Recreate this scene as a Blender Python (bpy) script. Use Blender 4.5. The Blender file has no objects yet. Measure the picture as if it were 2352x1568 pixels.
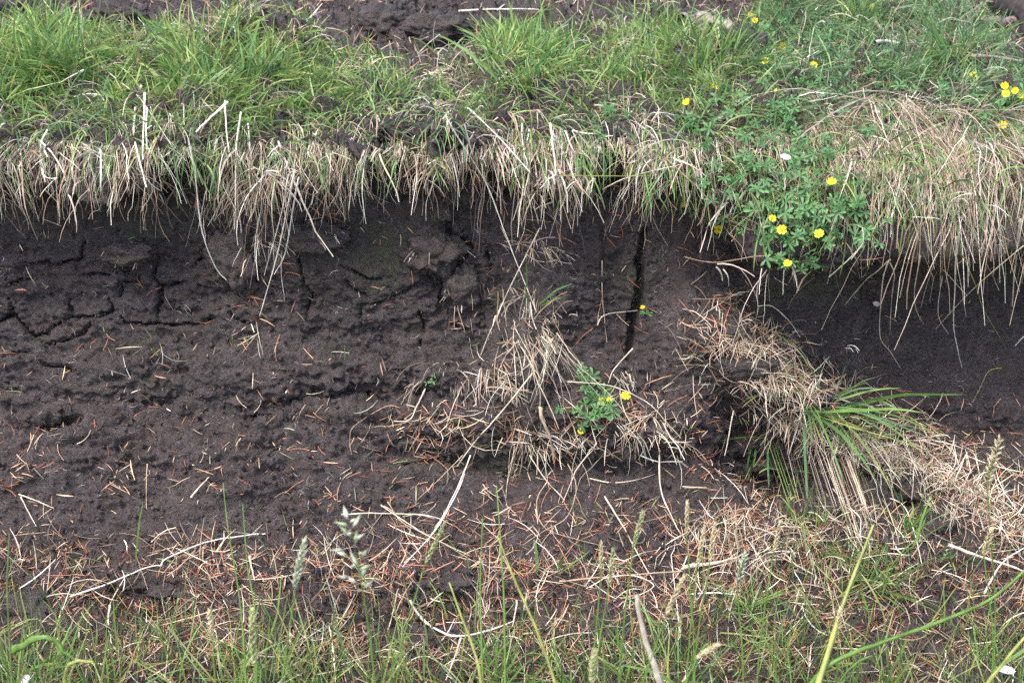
import bpy, math, random
import numpy as np
from mathutils import Vector
from mathutils.bvhtree import BVHTree

random.seed(5)
rng = np.random.default_rng(11)
scn = bpy.context.scene
COL = scn.collection

# ------------------------------------------------------------------ camera
CAM = np.array([0.0, -1.68, 0.78])
PITCH = math.radians(25.0)
TH = 0.3243                       # tan of half the horizontal angle
cam_d = bpy.data.cameras.new("camera")
cam_d.sensor_width = 22.2
cam_d.lens = 22.2 / (2 * TH)
cam_d.clip_start, cam_d.clip_end = 0.02, 200
cam_d.dof.use_dof = True
cam_d.dof.focus_distance = 1.80
cam_d.dof.aperture_fstop = 5.6
cam = bpy.data.objects.new("camera", cam_d)
COL.objects.link(cam)
cam.location = CAM
cam.rotation_euler = (math.pi / 2 - PITCH, 0, 0)
scn.camera = cam

# ------------------------------------------------------------------ light
SUN_EL, SUN_AZ = math.radians(63), math.radians(222)     # azimuth clockwise from +Y
w = bpy.data.worlds.new("World"); scn.world = w; w.use_nodes = True
nt = w.node_tree; bg = nt.nodes["Background"]
sky = nt.nodes.new("ShaderNodeTexSky"); sky.sky_type = 'NISHITA'; sky.sun_disc = False
sky.sun_elevation = SUN_EL; sky.sun_rotation = SUN_AZ
sky.air_density = 1.0; sky.dust_density = 3.0; sky.ozone_density = 1.0
nt.links.new(sky.outputs[0], bg.inputs[0]); bg.inputs[1].default_value = 0.15
sl = bpy.data.lights.new("sun", 'SUN'); sl.energy = 1.35; sl.angle = math.radians(20); sl.color = (1, 0.97, 0.93)
so = bpy.data.objects.new("sun", sl); COL.objects.link(so)
sd = Vector((math.sin(SUN_AZ) * math.cos(SUN_EL), math.cos(SUN_AZ) * math.cos(SUN_EL), math.sin(SUN_EL)))
so.rotation_euler = (-sd).to_track_quat('-Z', 'Y').to_euler(); so.location = sd * 5
vs = scn.view_settings
vs.view_transform = 'Standard'; vs.look = 'None'; vs.gamma = 1.0; vs.use_curve_mapping = False
vs.exposure = 1.7
scn.cycles.use_denoising = False
scn.cycles.max_bounces = 6; scn.cycles.diffuse_bounces = 3; scn.cycles.transmission_bounces = 3

# ------------------------------------------------------------------ photo coordinates <-> space
PW, PH = 2352.0, 1568.0
FWD = np.array([0, math.cos(PITCH), -math.sin(PITCH)])
UP = np.array([0, math.sin(PITCH), math.cos(PITCH)])
TV = TH * 682 / 1024
def project(P):
    r = P - CAM
    dep = np.maximum(r @ FWD, 1e-3)
    return (0.5 + r[..., 0] / dep / (2 * TH)) * PW, (0.5 - (r @ UP) / dep / (2 * TV)) * PH
def ray(px, py):
    d = FWD + np.array([1.0, 0, 0]) * ((px / PW - 0.5) * 2 * TH) + UP * ((0.5 - py / PH) * 2 * TV)
    return d / np.linalg.norm(d)
def smooth(a, b, x):
    t = np.clip((x - a) / (b - a), 0, 1)
    return t * t * (3 - 2 * t)
def hash3(ix, iy, iz, seed):
    h = (ix.astype(np.int64) * 374761393 + iy.astype(np.int64) * 668265263 + iz.astype(np.int64) * 2147483647 + seed * 974634631) & 0xFFFFFFFF
    h = ((h ^ (h >> 13)) * 1274126177) & 0xFFFFFFFF
    return ((h ^ (h >> 16)) & 0xFFFF) / 32767.5 - 1.0
def vnoise(x, y, z, seed=0):
    fx, fy, fz = np.floor(x), np.floor(y), np.floor(z)
    u, v, q = x - fx, y - fy, z - fz
    u = u * u * (3 - 2 * u); v = v * v * (3 - 2 * v); q = q * q * (3 - 2 * q)
    out = 0
    for i in (0, 1):
        for j in (0, 1):
            for k in (0, 1):
                out = out + hash3(fx + i, fy + j, fz + k, seed) * (u if i else 1 - u) * (v if j else 1 - v) * (q if k else 1 - q)
    return out
def fbm(x, y, z, f, octv=4, seed=0, gain=0.5):
    a, s = 1.0, 0
    x, y, z = .36 * x + .80 * y - .48 * z, -.80 * x - .0 * y - .60 * z, -.48 * x + .60 * y + .64 * z
    for o in range(octv):
        x, y, z = .80 * x + .60 * y, -.48 * x + .64 * y + .60 * z, .36 * x - .48 * y + .80 * z
        s = s + a * vnoise(x * f + 17.3 * o, y * f - 9.1 * o, z * f + 4.7 * o, seed + o); f *= 2.03; a *= gain
    return s
def unit(v):
    return v / np.maximum(np.linalg.norm(v, axis=-1, keepdims=True), 1e-9)

# ------------------------------------------------------------------ object helpers
def tag(o, label=None, cat=None, group=None, kind=None):
    for k, v in (("label", label), ("category", cat), ("group", group), ("kind", kind)):
        if v: o[k] = v
    return o
def mesh_np(name, V, F, mats=None, cols=None, smooth_on=True, attr="Col"):
    me = bpy.data.meshes.new(name)
    V = np.asarray(V, np.float32); F = np.asarray(F, np.int32)
    k = F.shape[1]
    me.vertices.add(len(V)); me.vertices.foreach_set("co", V.ravel())
    me.loops.add(F.size); me.loops.foreach_set("vertex_index", F.ravel())
    me.polygons.add(len(F)); me.polygons.foreach_set("loop_start", np.arange(0, F.size, k, dtype=np.int32))
    if smooth_on: me.polygons.foreach_set("use_smooth", np.ones(len(F), bool))
    if cols is not None:
        c = np.ones((len(V), 4), np.float32); c[:, :3] = cols
        a = me.attributes.new(attr, 'FLOAT_COLOR', 'POINT'); a.data.foreach_set("color", c.ravel())
    me.update(); me.validate()
    if mats: me.materials.append(mats)
    return me
def link(name, me, parent=None, loc=None):
    o = bpy.data.objects.new(name, me); COL.objects.link(o)
    if parent is not None:
        o.parent = parent
        o.location = -np.array(parent.location)          # meshes are written in world space
    if loc is not None: o.location = loc
    return o
def empty(name, loc):
    o = bpy.data.objects.new(name, None); COL.objects.link(o); o.location = [float(c) for c in loc]; o.empty_display_size = 0.02
    return o

# ------------------------------------------------------------------ materials
def new_mat(name):
    m = bpy.data.materials.new(name); m.use_nodes = True
    t = m.node_tree; t.nodes.clear()
    return m, t, t.nodes.new("ShaderNodeOutputMaterial")
def N(t, kind, **kw):
    n = t.nodes.new(kind)
    for k, v in kw.items():
        if k[0] == 'i' and k[1:].isdigit(): n.inputs[int(k[1:])].default_value = v
        else: setattr(n, k, v)
    return n
def leaf_mat(name, rough=0.5, trans=0.3, spec=0.35, var=0.25, scale=60):
    m, t, out = new_mat(name)
    at = N(t, "ShaderNodeAttribute", attribute_name="Col")
    tc = N(t, "ShaderNodeTexCoord")
    nz = N(t, "ShaderNodeTexNoise"); nz.inputs["Scale"].default_value = scale; nz.inputs["Detail"].default_value = 3
    t.links.new(tc.outputs["Object"], nz.inputs["Vector"])
    mr = N(t, "ShaderNodeMapRange"); mr.inputs[1].default_value = 0.3; mr.inputs[2].default_value = 0.7
    mr.inputs[3].default_value = 1 - var; mr.inputs[4].default_value = 1 + var
    t.links.new(nz.outputs["Fac"], mr.inputs[0])
    mx = N(t, "ShaderNodeVectorMath", operation='SCALE')
    t.links.new(at.outputs["Color"], mx.inputs[0]); t.links.new(mr.outputs[0], mx.inputs["Scale"])
    p = N(t, "ShaderNodeBsdfPrincipled"); p.inputs["Roughness"].default_value = rough
    p.inputs["Specular IOR Level"].default_value = spec
    t.links.new(mx.outputs[0], p.inputs["Base Color"])
    if trans > 0:
        tr = N(t, "ShaderNodeBsdfTranslucent"); t.links.new(mx.outputs[0], tr.inputs[0])
        ms = N(t, "ShaderNodeMixShader"); ms.inputs[0].default_value = trans
        t.links.new(p.outputs[0], ms.inputs[1]); t.links.new(tr.outputs[0], ms.inputs[2])
        t.links.new(ms.outputs[0], out.inputs[0])
    else:
        t.links.new(p.outputs[0], out.inputs[0])
    return m
def peat_mat(name):
    m, t, out = new_mat(name)
    tc = N(t, "ShaderNodeTexCoord"); at = N(t, "ShaderNodeAttribute", attribute_name="Tint")
    sep = N(t, "ShaderNodeSeparateColor"); t.links.new(at.outputs["Color"], sep.inputs[0])
    def noise(s, d, r=0.6):
        n = N(t, "ShaderNodeTexNoise"); n.inputs["Scale"].default_value = s; n.inputs["Detail"].default_value = d; n.inputs["Roughness"].default_value = r
        t.links.new(tc.outputs["Object"], n.inputs["Vector"]); return n
    big, mid, fine, speck = noise(9, 4), noise(70, 5, 0.65), noise(420, 4, 0.7), noise(900, 2, 0.5)
    def ramp(src, a, b, ca, cb):
        r = N(t, "ShaderNodeValToRGB"); r.color_ramp.elements[0].position = a; r.color_ramp.elements[1].position = b
        r.color_ramp.elements[0].color = (*ca, 1); r.color_ramp.elements[1].color = (*cb, 1)
        t.links.new(src, r.inputs[0]); return r
    def mix(f, a, b, mode='MIX'):
        x = N(t, "ShaderNodeMix", data_type='RGBA', blend_type=mode)
        if isinstance(f, float): x.inputs[0].default_value = f
        else: t.links.new(f, x.inputs[0])
        for i, s in ((6, a), (7, b)):
            if isinstance(s, tuple): x.inputs[i].default_value = (*s, 1)
            else: t.links.new(s, x.inputs[i])
        return x.outputs[2]
    base = ramp(mid.outputs["Fac"], 0.3, 0.72, (0.0205, 0.0160, 0.0170), (0.094, 0.0755, 0.0770)).outputs[0]  # mid tones also carry painted lit bulges and dark hollows
    b2 = ramp(big.outputs["Fac"], 0.35, 0.7, (0.8, 0.78, 0.8), (1.25, 1.2, 1.15)).outputs[0]
    c = mix(1.0, base, b2, 'MULTIPLY')
    f2 = ramp(fine.outputs["Fac"], 0.3, 0.75, (0.28, 0.28, 0.29), (2.1, 2.05, 2.0)).outputs[0]  # strong fine contrast puts lit grains and shaded pits into the colour
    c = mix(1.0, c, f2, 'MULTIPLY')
    patchy = noise(24, 3)
    c = mix(ramp(patchy.outputs['Fac'], 0.48, 0.66, (0, 0, 0), (0.55, 0.55, 0.55)).outputs[0], c, (0.070, 0.048, 0.040))
    c = mix(ramp(speck.outputs["Fac"], 0.66, 0.74, (0, 0, 0), (0.5, 0.5, 0.5)).outputs[0], c, (0.16, 0.125, 0.10))
    mossn = N(t, "ShaderNodeMath", operation='MULTIPLY'); t.links.new(sep.outputs[0], mossn.inputs[0])
    t.links.new(ramp(mid.outputs["Fac"], 0.35, 0.6, (0, 0, 0), (1, 1, 1)).outputs[0], mossn.inputs[1])
    c = mix(mossn.outputs[0], c, (0.045, 0.055, 0.016))
    dust_shine = N(t, "ShaderNodeMath", operation='MULTIPLY'); t.links.new(sep.outputs[1], dust_shine.inputs[0])
    t.links.new(ramp(fine.outputs["Fac"], 0.35, 0.65, (0, 0, 0), (1, 1, 1)).outputs[0], dust_shine.inputs[1])
    c = mix(dust_shine.outputs[0], c, (0.125, 0.10, 0.085))  # pale dust, and the highlights painted on the moor-top soil
    p = N(t, "ShaderNodeBsdfPrincipled"); p.inputs["Roughness"].default_value = 0.62; p.inputs["Specular IOR Level"].default_value = 0.45
    t.links.new(c, p.inputs["Base Color"])
    h = N(t, "ShaderNodeMath", operation='MULTIPLY_ADD'); h.inputs[1].default_value = 2.2
    t.links.new(mid.outputs["Fac"], h.inputs[0]); t.links.new(fine.outputs["Fac"], h.inputs[2])
    bp = N(t, "ShaderNodeBump"); bp.inputs["Strength"].default_value = 1.0; bp.inputs["Distance"].default_value = 0.0055
    t.links.new(h.outputs[0], bp.inputs["Height"]); t.links.new(bp.outputs[0], p.inputs["Normal"])
    t.links.new(p.outputs[0], out.inputs[0])
    return m
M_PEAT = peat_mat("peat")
M_GRASS = leaf_mat("green_blade", 0.42, 0.32, 0.4)
M_STRAW = leaf_mat("dry_straw", 0.55, 0.18, 0.35, 0.3, 90)
M_NEEDLE = leaf_mat("dead_needle", 0.5, 0.0, 0.4, 0.3, 120)
M_LEAF = leaf_mat("herb_leaf", 0.5, 0.25, 0.35)
M_PETAL = leaf_mat("petal", 0.55, 0.25, 0.2, 0.08)
M_WOOD = leaf_mat("weathered_wood", 0.8, 0.0, 0.2, 0.45, 150)

# ------------------------------------------------------------------ the peat bank (one sheet: moor top, lip, cut face, trench floor)
PA = [(9, .5), (3, .36), (1.2, .29), (.6, .272), (.25, .264), (.08, .262), (.005, .250), (-.034, .232), (-.038, .217), (-.004, .204), (.014, .16), (.002, .05), (-.03, -.04), (-.075, -.11), (-.12, -.158), (-.17, -.19), (-.25, -.212), (-.4, -.235), (-.8, -.27), (-1.6, -.31), (-9, -.45)]
PB = [(9, .5), (3, .36), (1.2, .29), (.6, .272), (.25, .262), (.08, .245), (-.03, .215), (-.085, .172), (-.092, .135), (-.04, .12), (.03, .1), (.04, .03), (.022, -.05), (-.02, -.12), (-.08, -.165), (-.15, -.192), (-.25, -.213), (-.4, -.235), (-.8, -.27), (-1.6, -.31), (-9, -.45)]
def catmull(P, u):
    P = np.asarray(P, float); n = len(P)
    i = np.clip(np.floor(u).astype(int), 0, n - 2); t = (u - i)[:, None]
    p0, p1, p2, p3 = P[np.maximum(i - 1, 0)], P[i], P[i + 1], P[np.minimum(i + 2, n - 1)]
    return 0.5 * (2 * p1 + (p2 - p0) * t + (2 * p0 - 5 * p1 + 4 * p2 - p3) * t * t + (3 * p1 - p0 - 3 * p2 + p3) * t ** 3)
uu = np.linspace(0, len(PA) - 1, 20000)
pa = catmull(PA, uu); ds = np.r_[0, np.linalg.norm(np.diff(pa, axis=0), axis=1)]
step = np.where(pa[:, 0] > 0.7, 0.004 + (pa[:, 0] - 0.7) * 0.12, np.where(pa[:, 0] > .06, .004, np.where(pa[:, 0] > -.42, .0019, .0019 + (-.42 - pa[:, 0]) * 0.03)))
cs = np.cumsum(ds / step)
US = np.interp(np.arange(0, cs[-1]), cs, uu); US[-1] = len(PA) - 1
XS = np.r_[np.linspace(-8, -1, 14), np.arange(-.9, .9, .0021), np.linspace(1, 8, 14)]
wB = smooth(0.165, 0.31, XS + 0.02 * np.sin(XS * 25))
A2, B2 = catmull(PA, US), catmull(PB, US)
YZ = A2[:, None, :] * (1 - wB)[None, :, None] + B2[:, None, :] * wB[None, :, None]
V = np.empty((len(US), len(XS), 3)); V[..., 0] = XS[None, :]; V[..., 1:] = YZ
def grid_normals(V):
    du = np.gradient(V, axis=0); dx = np.gradient(V, axis=1)
    return unit(np.cross(dx, -du))
# lip line wanders
lipw = np.exp(-((US - 7.3) / 1.3) ** 2)[:, None]
wob = fbm(XS, XS * 0, XS * 0, 7, 3, 3)[None, :]
lx = (XS / 1.2 + .5) * 2352
lipz = np.interp(lx, [-300, 0, 150, 330, 450, 560, 680, 800, 900, 1000, 1080, 1200, 1300, 1390, 1480, 1560, 1650, 1900, 2352], [-.004, -.002, -.022, -.020, .014, 0, -.026, -.004, .024, .028, .020, -.012, -.016, .026, .006, -.026, -.022, 0, .004])
lipy = np.interp(lx, [0, 120, 330, 450, 560, 640, 760, 840, 910, 970, 1010, 1080, 1180, 1230, 1280, 1340, 1395, 1450, 1530, 1620, 1720], [0, -.014, -.018, .022, 0, -.02, 0, .012, .036, .018, -.004, 0, .024, 0, -.014, .010, .040, .008, -.012, -.012, 0])[None, :]
V[..., 1] += lipw * (lipy + wob * 0.020 + .016 * fbm(XS, XS * 0 + 9, XS * 0, 22, 2, 8)[None, :]); V[..., 2] += lipw * (lipz + fbm(XS, XS * 0 + 5, XS * 0, 13, 3, 4) * 0.016)[None, :]
und = np.exp(-((US - 9.2) / 1.0) ** 2)[:, None]
V[..., 1] += und * 0.016 * fbm(V[..., 0], V[..., 1], V[..., 2], 16, 3, 6)
NRM = grid_normals(V)
px, py = project(V)
px = np.clip(px, -4000, 6000); py = np.clip(py, -3000, 9000)
px0, py0 = px, py
wamp = 1 - .8 * np.exp(-((px - 130) / 120) ** 2 - ((py - 970) / 60) ** 2)
px = px0 + 34 * wamp * fbm(V[..., 0], V[..., 1], V[..., 2], 11, 3, 201); py = py0 + 30 * wamp * fbm(V[..., 0], V[..., 1], V[..., 2], 11, 3, 211)
def blob(x, y, rx, ry, rot=0):
    c, s = math.cos(math.radians(rot)), math.sin(math.radians(rot))
    a, b = px - x, py - y
    return np.exp(-(((a * c + b * s) / rx) ** 2 + ((-a * s + b * c) / ry) ** 2))
def linedist(pts, X, Y):
    best = np.full(X.shape, 1e9); tt = np.zeros(X.shape); n = len(pts) - 1
    for i in range(n):
        (x0, y0), (x1, y1) = pts[i], pts[i + 1]
        dx, dy = x1 - x0, y1 - y0
        t = np.clip(((X - x0) * dx + (Y - y0) * dy) / (dx * dx + dy * dy + 1e-9), 0, 1)
        d = np.hypot(X - x0 - t * dx, Y - y0 - t * dy)
        m = d < best; best[m] = d[m]; tt[m] = (i + t[m]) / n
    return best, tt
disp = np.zeros(px.shape)
# broad shapes of the cut face, metres along the surface normal
for a, *b in [
    (.030, 1230, 960, 330, 62), (-.022, 1240, 1068, 330, 26), (.034, 1225, 830, 70, 120), (-.028, 1215, 950, 55, 45), (.012, 1450, 990, 80, 40),
    (-.060, 1770, 1070, 110, 80), (-.020, 1700, 960, 60, 60), (.070, 1900, 1265, 190, 90), (.02, 1650, 1180, 90, 60),
    (.014, 300, 1040, 500, 90), (-.030, 130, 972, 55, 16, -8), (-.018, 415, 958, 50, 14), (-.022, 580, 945, 38, 12), (-.012, 840, 918, 25, 14), (-.014, 715, 768, 24, 14),
    (.012, 700, 840, 900, 60), (-.012, 750, 915, 700, 26), (.014, 850, 640, 130, 110), (.012, 600, 600, 90, 80), (-.014, 1010, 610, 50, 110), (.014, 1075, 640, 30, 70), (.010, 1300, 600, 130, 120),
    (.016, 1730, 840, 90, 45, 20), (-.016, 2250, 980, 120, 25), (-.02, 2130, 945, 50, 12), (.02, 1000, 1340, 260, 50), (.02, 400, 1330, 260, 45), (-.014, 330, 1400, 200, 30), (-.018, 1150, 1430, 130, 30),
    (-.02, 900, 320, 90, 22), (-.026, 1390, 365, 75, 28), (-.018, 1180, 370, 60, 20), (-.02, 450, 380, 120, 25), (.012, 720, 540, 45, 25), (.012, 290, 575, 40, 22), (-.014, 300, 610, 35, 16),
    (.03, 2200, 1180, 140, 40, 35), (-.02, 2080, 1130, 80, 60), (.02, 130, 100, 140, 40), (.018, 1200, 190, 180, 40), (.03, 600, 130, 250, 40), (-.02, 1000, 100, 160, 40), (.025, 900, 40, 70, 25)]:
    disp += a * blob(*b)
d, tt = linedist([(1640, 745), (1790, 850), (1950, 985), (2110, 1050), (2330, 1200), (2500, 1320)], px, py)
disp += 0.060 * np.exp(-(d / 72) ** 2)
X0, Y0, Z0 = V[..., 0], V[..., 1], V[..., 2]
px_, py_ = px, py
face = smooth(380, 520, py) * (1 - smooth(1230, 1330, py))
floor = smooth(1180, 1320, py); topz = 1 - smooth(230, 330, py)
disp += fbm(X0, Y0, Z0, 9, 3, 21) * (0.006 + 0.010 * floor + .006 * topz)
px, py = px0, py0
V = V + NRM * disp[..., None]
NRM = grid_normals(V)
X0, Y0, Z0 = V[..., 0], V[..., 1], V[..., 2]
# crumbly relief: finer, rougher towards the ledges, smoother where the spade cut
rough = np.clip(0.55 + 0.5 * fbm(X0, Y0, Z0, 12, 2, 31), 0.2, 1.2)
rough *= 1 - 0.72 * np.clip(blob(2150, 780, 420, 200) + blob(1560, 620, 110, 160) + blob(850, 640, 120, 100) + 0.6 * blob(250, 640, 260, 130), 0, 1)
rough += floor * 0.7 + topz * 0.9 + 1.0 * smooth(280, 340, py) * (1 - smooth(430, 480, py)) * (1 - smooth(1500, 1600, px)) + 0.8 * (blob(1050, 620, 60, 130) + blob(1230, 1000, 330, 60) + blob(1790, 1000, 160, 150))
n1 = fbm(X0 * .75, Y0 * 1.5, Z0 * 1.7, 36, 4, 41, .6); n2 = np.abs(fbm(X0 * .7, Y0 * 1.3, Z0 * 1.5, 75, 3, 51, .6)); n3 = fbm(X0, Y0, Z0, 240, 2, 61)
rel = rough * (0.0070 * n1 + 0.0052 * (n2 - 0.3) + 0.0028 * n3) + .0012 * n3
# drip-like eroded lumps on the lower left
low = smooth(840, 930, py) * (1 - smooth(1230, 1330, py)) * (1 - smooth(900, 1300, px))
rel += low * 0.006 * np.abs(fbm(X0, Y0 * 1.6, Z0 * 1.6, 32, 3, 71))
# shrinkage cracks and spade grooves
L4 = lambda pts: [(x / 3, y / 3 + 523) for x, y in pts]
LC = lambda pts: [(x / 3 + 784, y / 3 + 523) for x, y in pts]
cracks = [(L4(c), 2.7, .017) for c in (
    [(170, 255), (330, 230), (360, 262), (480, 240), (520, 245)], [(50, 400), (130, 385), (240, 355)], [(570, 315), (690, 330), (770, 325)],
    [(60, 490), (100, 560), (110, 600), (160, 690), (240, 735), (330, 720), (400, 660), (430, 640)], [(430, 620), (560, 610), (660, 620), (760, 585), (790, 540), (770, 470)],
    [(640, 650), (600, 720), (490, 780), (360, 810), (300, 790)], [(830, 590), (870, 640), (960, 640), (1000, 665), (1080, 650), (1190, 655), (1290, 640), (1340, 660), (1480, 635)],
    [(1090, 200), (1070, 340), (1130, 410), (1110, 520), (1090, 590), (1060, 660)], [(960, 250), (960, 350), (850, 380), (840, 480)], [(1130, 410), (1200, 390), (1270, 380)],
    [(2060, 150), (2080, 300), (2120, 400), (2145, 450), (2110, 560), (2125, 620)], [(490, 480), (500, 600)], [(40, 900), (140, 865), (230, 850)], [(270, 910), (340, 935), (450, 950), (520, 990)],
    [(0, 280), (-120, 300), (-260, 250)], [(520, 245), (560, 200), (590, 90)], [(0, 640), (60, 600), (110, 600)], [(1600, 560), (1610, 640), (1720, 660)], [(1330, 250), (1400, 200), (1480, 230)])]
cracks += [(LC(c), 2.8, .012) for c in (
    [(0, 250), (110, 290), (190, 345), (270, 345)], [(490, 370), (470, 410), (390, 460), (280, 510), (140, 515), (120, 600), (130, 690)], [(50, 330), (60, 390), (130, 425), (200, 450)],
    [(530, 560), (560, 640), (575, 710)], [(540, 750), (555, 800)], [(780, 640), (830, 690), (870, 700)], [(1020, 170), (1030, 280)])]
cracks += [(LC([(2090, 30), (2062, 200), (2060, 450), (2030, 600), (2010, 800), (1985, 900)]), 11, .022), (LC([(1800, 0), (1800, 260)]), 7, .004), (LC([(790, -150), (740, 60), (710, 260), (720, 460)]), 9, .009), (LC([(930, 250), (930, 480), (900, 560)]), 8, .008)]
jx = 7 * fbm(X0, Y0, Z0, 60, 3, 81); jy = 7 * fbm(X0, Y0, Z0, 60, 3, 91)
for pts, wd, dp in cracks:
    a = np.array(pts); m = (px > a[:, 0].min() - 60) & (px < a[:, 0].max() + 60) & (py > a[:, 1].min() - 60) & (py < a[:, 1].max() + 60)
    dd, tt = linedist(pts, px[m] + jx[m], py[m] + jy[m])
    taper = 0.35 + 0.65 * np.sin(np.pi * np.clip(tt, 0.03, 0.97)) ** 0.5
    rel[m] -= dp * taper * np.exp(-(dd / (wd * taper)) ** 4) - 0.0012 * np.exp(-((dd - 16) / 11) ** 2)
V = V + NRM * (rel * 1.3)[..., None]
NRM = grid_normals(V)
nr, nc = V.shape[:2]
idx = np.arange(nr * nc).reshape(nr, nc)
F = np.stack([idx[:-1, :-1], idx[1:, :-1], idx[1:, 1:], idx[:-1, 1:]], -1).reshape(-1, 4)
moss = 0.75 * blob(850, 590, 110, 80) + .5 * blob(1000, 510, 30, 25) + .8 * blob(1870, 650, 120, 40) + .8 * blob(2240, 600, 120, 60) + .7 * blob(1100, 1070, 140, 25) + .5 * blob(300, 500, 180, 60) + .5 * blob(330, 875, 70, 20) + .4 * blob(1420, 620, 60, 60) + .5 * blob(1330, 400, 60, 30) + .5 * blob(1130, 690, 40, 30)
moss = np.clip(moss * (1 + fbm(X0, Y0, Z0, 30, 3, 101)), 0, 0.8)
dust_shine = np.clip(.25 * blob(850, 640, 160, 130) + .35 * blob(1720, 850, 110, 50) + .2 * blob(800, 780, 500, 90) + .5 * blob(560, 580, 70, 60) + .4 * blob(1240, 930, 70, 70) + .12 + .3 * topz, 0, 1)  # dust patches; the moor-top share paints highlights onto the bare soil
tint = np.stack([moss, dust_shine, 0 * moss], -1).reshape(-1, 3)
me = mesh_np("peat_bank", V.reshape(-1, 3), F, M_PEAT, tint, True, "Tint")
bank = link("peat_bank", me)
tag(bank, "dark cut peat bank with cracked face, overhanging lip and trench floor", "peat bank", kind="structure")
BVH = BVHTree.FromPolygons(V.reshape(-1, 3).tolist(), F.tolist())
# look-ups on the finished sheet
px, py = project(V); PXF, PYF = px.ravel(), py.ravel()
VF, NF = V.reshape(-1, 3), NRM.reshape(-1, 3)
AREA = (np.linalg.norm(np.cross(np.gradient(V, axis=0), np.gradient(V, axis=1)), axis=-1)).ravel()
near = (np.abs(VF[:, 0]) < 1.25) & (VF[:, 1] < 1.0) & (VF[:, 1] > -1.1)
NEAR = np.flatnonzero(near)
GX, GZ = np.arange(-1, 1.001, .005), np.arange(-.45, .30, .005)
FY = np.full((len(GX), len(GZ)), 9.0)
gi = np.clip(((VF[NEAR, 0] + 1) / .005).round().astype(int), 0, len(GX) - 1); gj = np.clip(((VF[NEAR, 2] + .45) / .005).round().astype(int), 0, len(GZ) - 1)
np.minimum.at(FY, (gi, gj), VF[NEAR, 1])
def push_front(P):
    i = np.clip(((P[:, 0] + 1) / .005).round().astype(int), 0, len(GX) - 1); j = np.clip(((P[:, 2] + .45) / .005).round().astype(int), 0, len(GZ) - 1)
    P[:, 1] = np.minimum(P[:, 1], np.where(P[:, 2] < .245, FY[i, j] - .003, 9))
    return P
def hit(x, y):
    d = ray(x, y)
    r = BVH.ray_cast(Vector(CAM), Vector(d))
    if r[0] is None: r = BVH.ray_cast(Vector(CAM), Vector(ray(x, min(max(y, -150), 1700))))
    return np.array(r[0]), np.array(r[1])
def at(x, y, lift=0.0):
    p, n = hit(x, y)
    return p - ray(x, y) * lift
def ground_z(x, y):
    r = BVH.ray_cast(Vector((x, y, 2.0)), Vector((0, 0, -1)))
    return r[0].z if r[0] else -.3
def scatter(n, dens):
    X_, Y_ = PXF[NEAR], PYF[NEAR]
    fall = smooth(-450, -150, X_) * (1 - smooth(2500, 2800, X_)) * (1 - smooth(1640, 1900, Y_)) * smooth(-330, -130, Y_)
    wgt = np.clip(dens(X_, Y_), 0, None) * AREA[NEAR] * fall
    k = NEAR[rng.choice(len(NEAR), n, p=wgt / wgt.sum())]
    p = VF[k] + rng.normal(0, .0015, (n, 3)); return p, NF[k], PXF[k], PYF[k]

# ------------------------------------------------------------------ strand builder
def strands(P0, D0, L, W, K=6, droop=0.1, wig=0.06, taper='blade', front=True, side=None, c0=None, c1=None, waves=None):
    """Ribbons for many strands at once. Returns V, F, colours."""
    n = len(P0); L = np.broadcast_to(L, n); W = np.broadcast_to(W, n); droop = np.broadcast_to(droop, n)
    p = P0.copy(); d = unit(D0); pts = [p.copy()]
    for k in range(K):
        d = unit(d + np.array([0, 0, -1.0]) * droop[:, None] + rng.normal(0, wig, (n, 3)))
        p = p + d * (L / K)[:, None]
        if front: p = push_front(p)
        pts.append(p.copy())
    P = np.stack(pts, 1)
    return ribbon(P, W, taper, side, c0, c1)
def ribbon(P, W, taper='blade', side=None, c0=None, c1=None):
    n, K1 = P.shape[:2]
    T = unit(np.gradient(P, axis=1))
    if side is None:
        rv = unit(rng.normal(0, 1, (n, 3)) + np.array([0, -1.1, .5]))
        side = unit(np.cross(T, rv[:, None, :]))
    elif side.ndim == 2: side = np.repeat(side[:, None], K1, 1)
    s = np.linspace(0, 1, K1)
    prof = {'blade': np.minimum(.55 + 1.6 * s, 1) * np.sqrt(np.clip(1 - s ** 2.2, 0, 1)) + .04, 'straw': np.minimum(1, 1.25 - .75 * s), 'needle': np.clip(1 - np.abs(2 * s - 1) ** 4, .35, 1)}[taper]
    hw = (np.broadcast_to(W, n)[:, None] * prof[None] * .5)[..., None]
    Vv = np.stack([P - side * hw, P + side * hw], 2).reshape(-1, 3)
    b = (np.arange(n) * K1 * 2)[:, None] + (np.arange(K1 - 1) * 2)[None]
    Fv = np.stack([b, b + 1, b + 3, b + 2], -1).reshape(-1, 4)
    c = None
    if c0 is not None:
        c1 = c0 if c1 is None else c1
        c = c0[:, None] * (1 - s)[None, :, None] + c1[:, None] * s[None, :, None]
        c = np.repeat(c[:, :, None], 2, 2).reshape(-1, 3)
    return Vv, Fv, c
def cat(parts):
    Vs, Fs, Cs, o = [], [], [], 0
    for v, f, c in parts: Vs.append(v); Fs.append(f + o); Cs.append(c); o += len(v)
    return np.concatenate(Vs), np.concatenate(Fs), np.concatenate(Cs)
def pal(n, cols, wts, jit=0.18):
    c = np.array(cols)[rng.choice(len(cols), n, p=np.array(wts) / np.sum(wts))]
    return np.clip(c * (1 + rng.normal(0, jit, (n, 1))) * (1 + rng.normal(0, .05, (n, 3))), .004, .95)
GREEN = [(.18, .30, .075), (.115, .235, .065), (.28, .34, .11), (.09, .19, .08)]
DRY = [(.60, .51, .39), (.44, .34, .24), (.30, .205, .135), (.74, .68, .57), (.48, .38, .28)]
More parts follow.
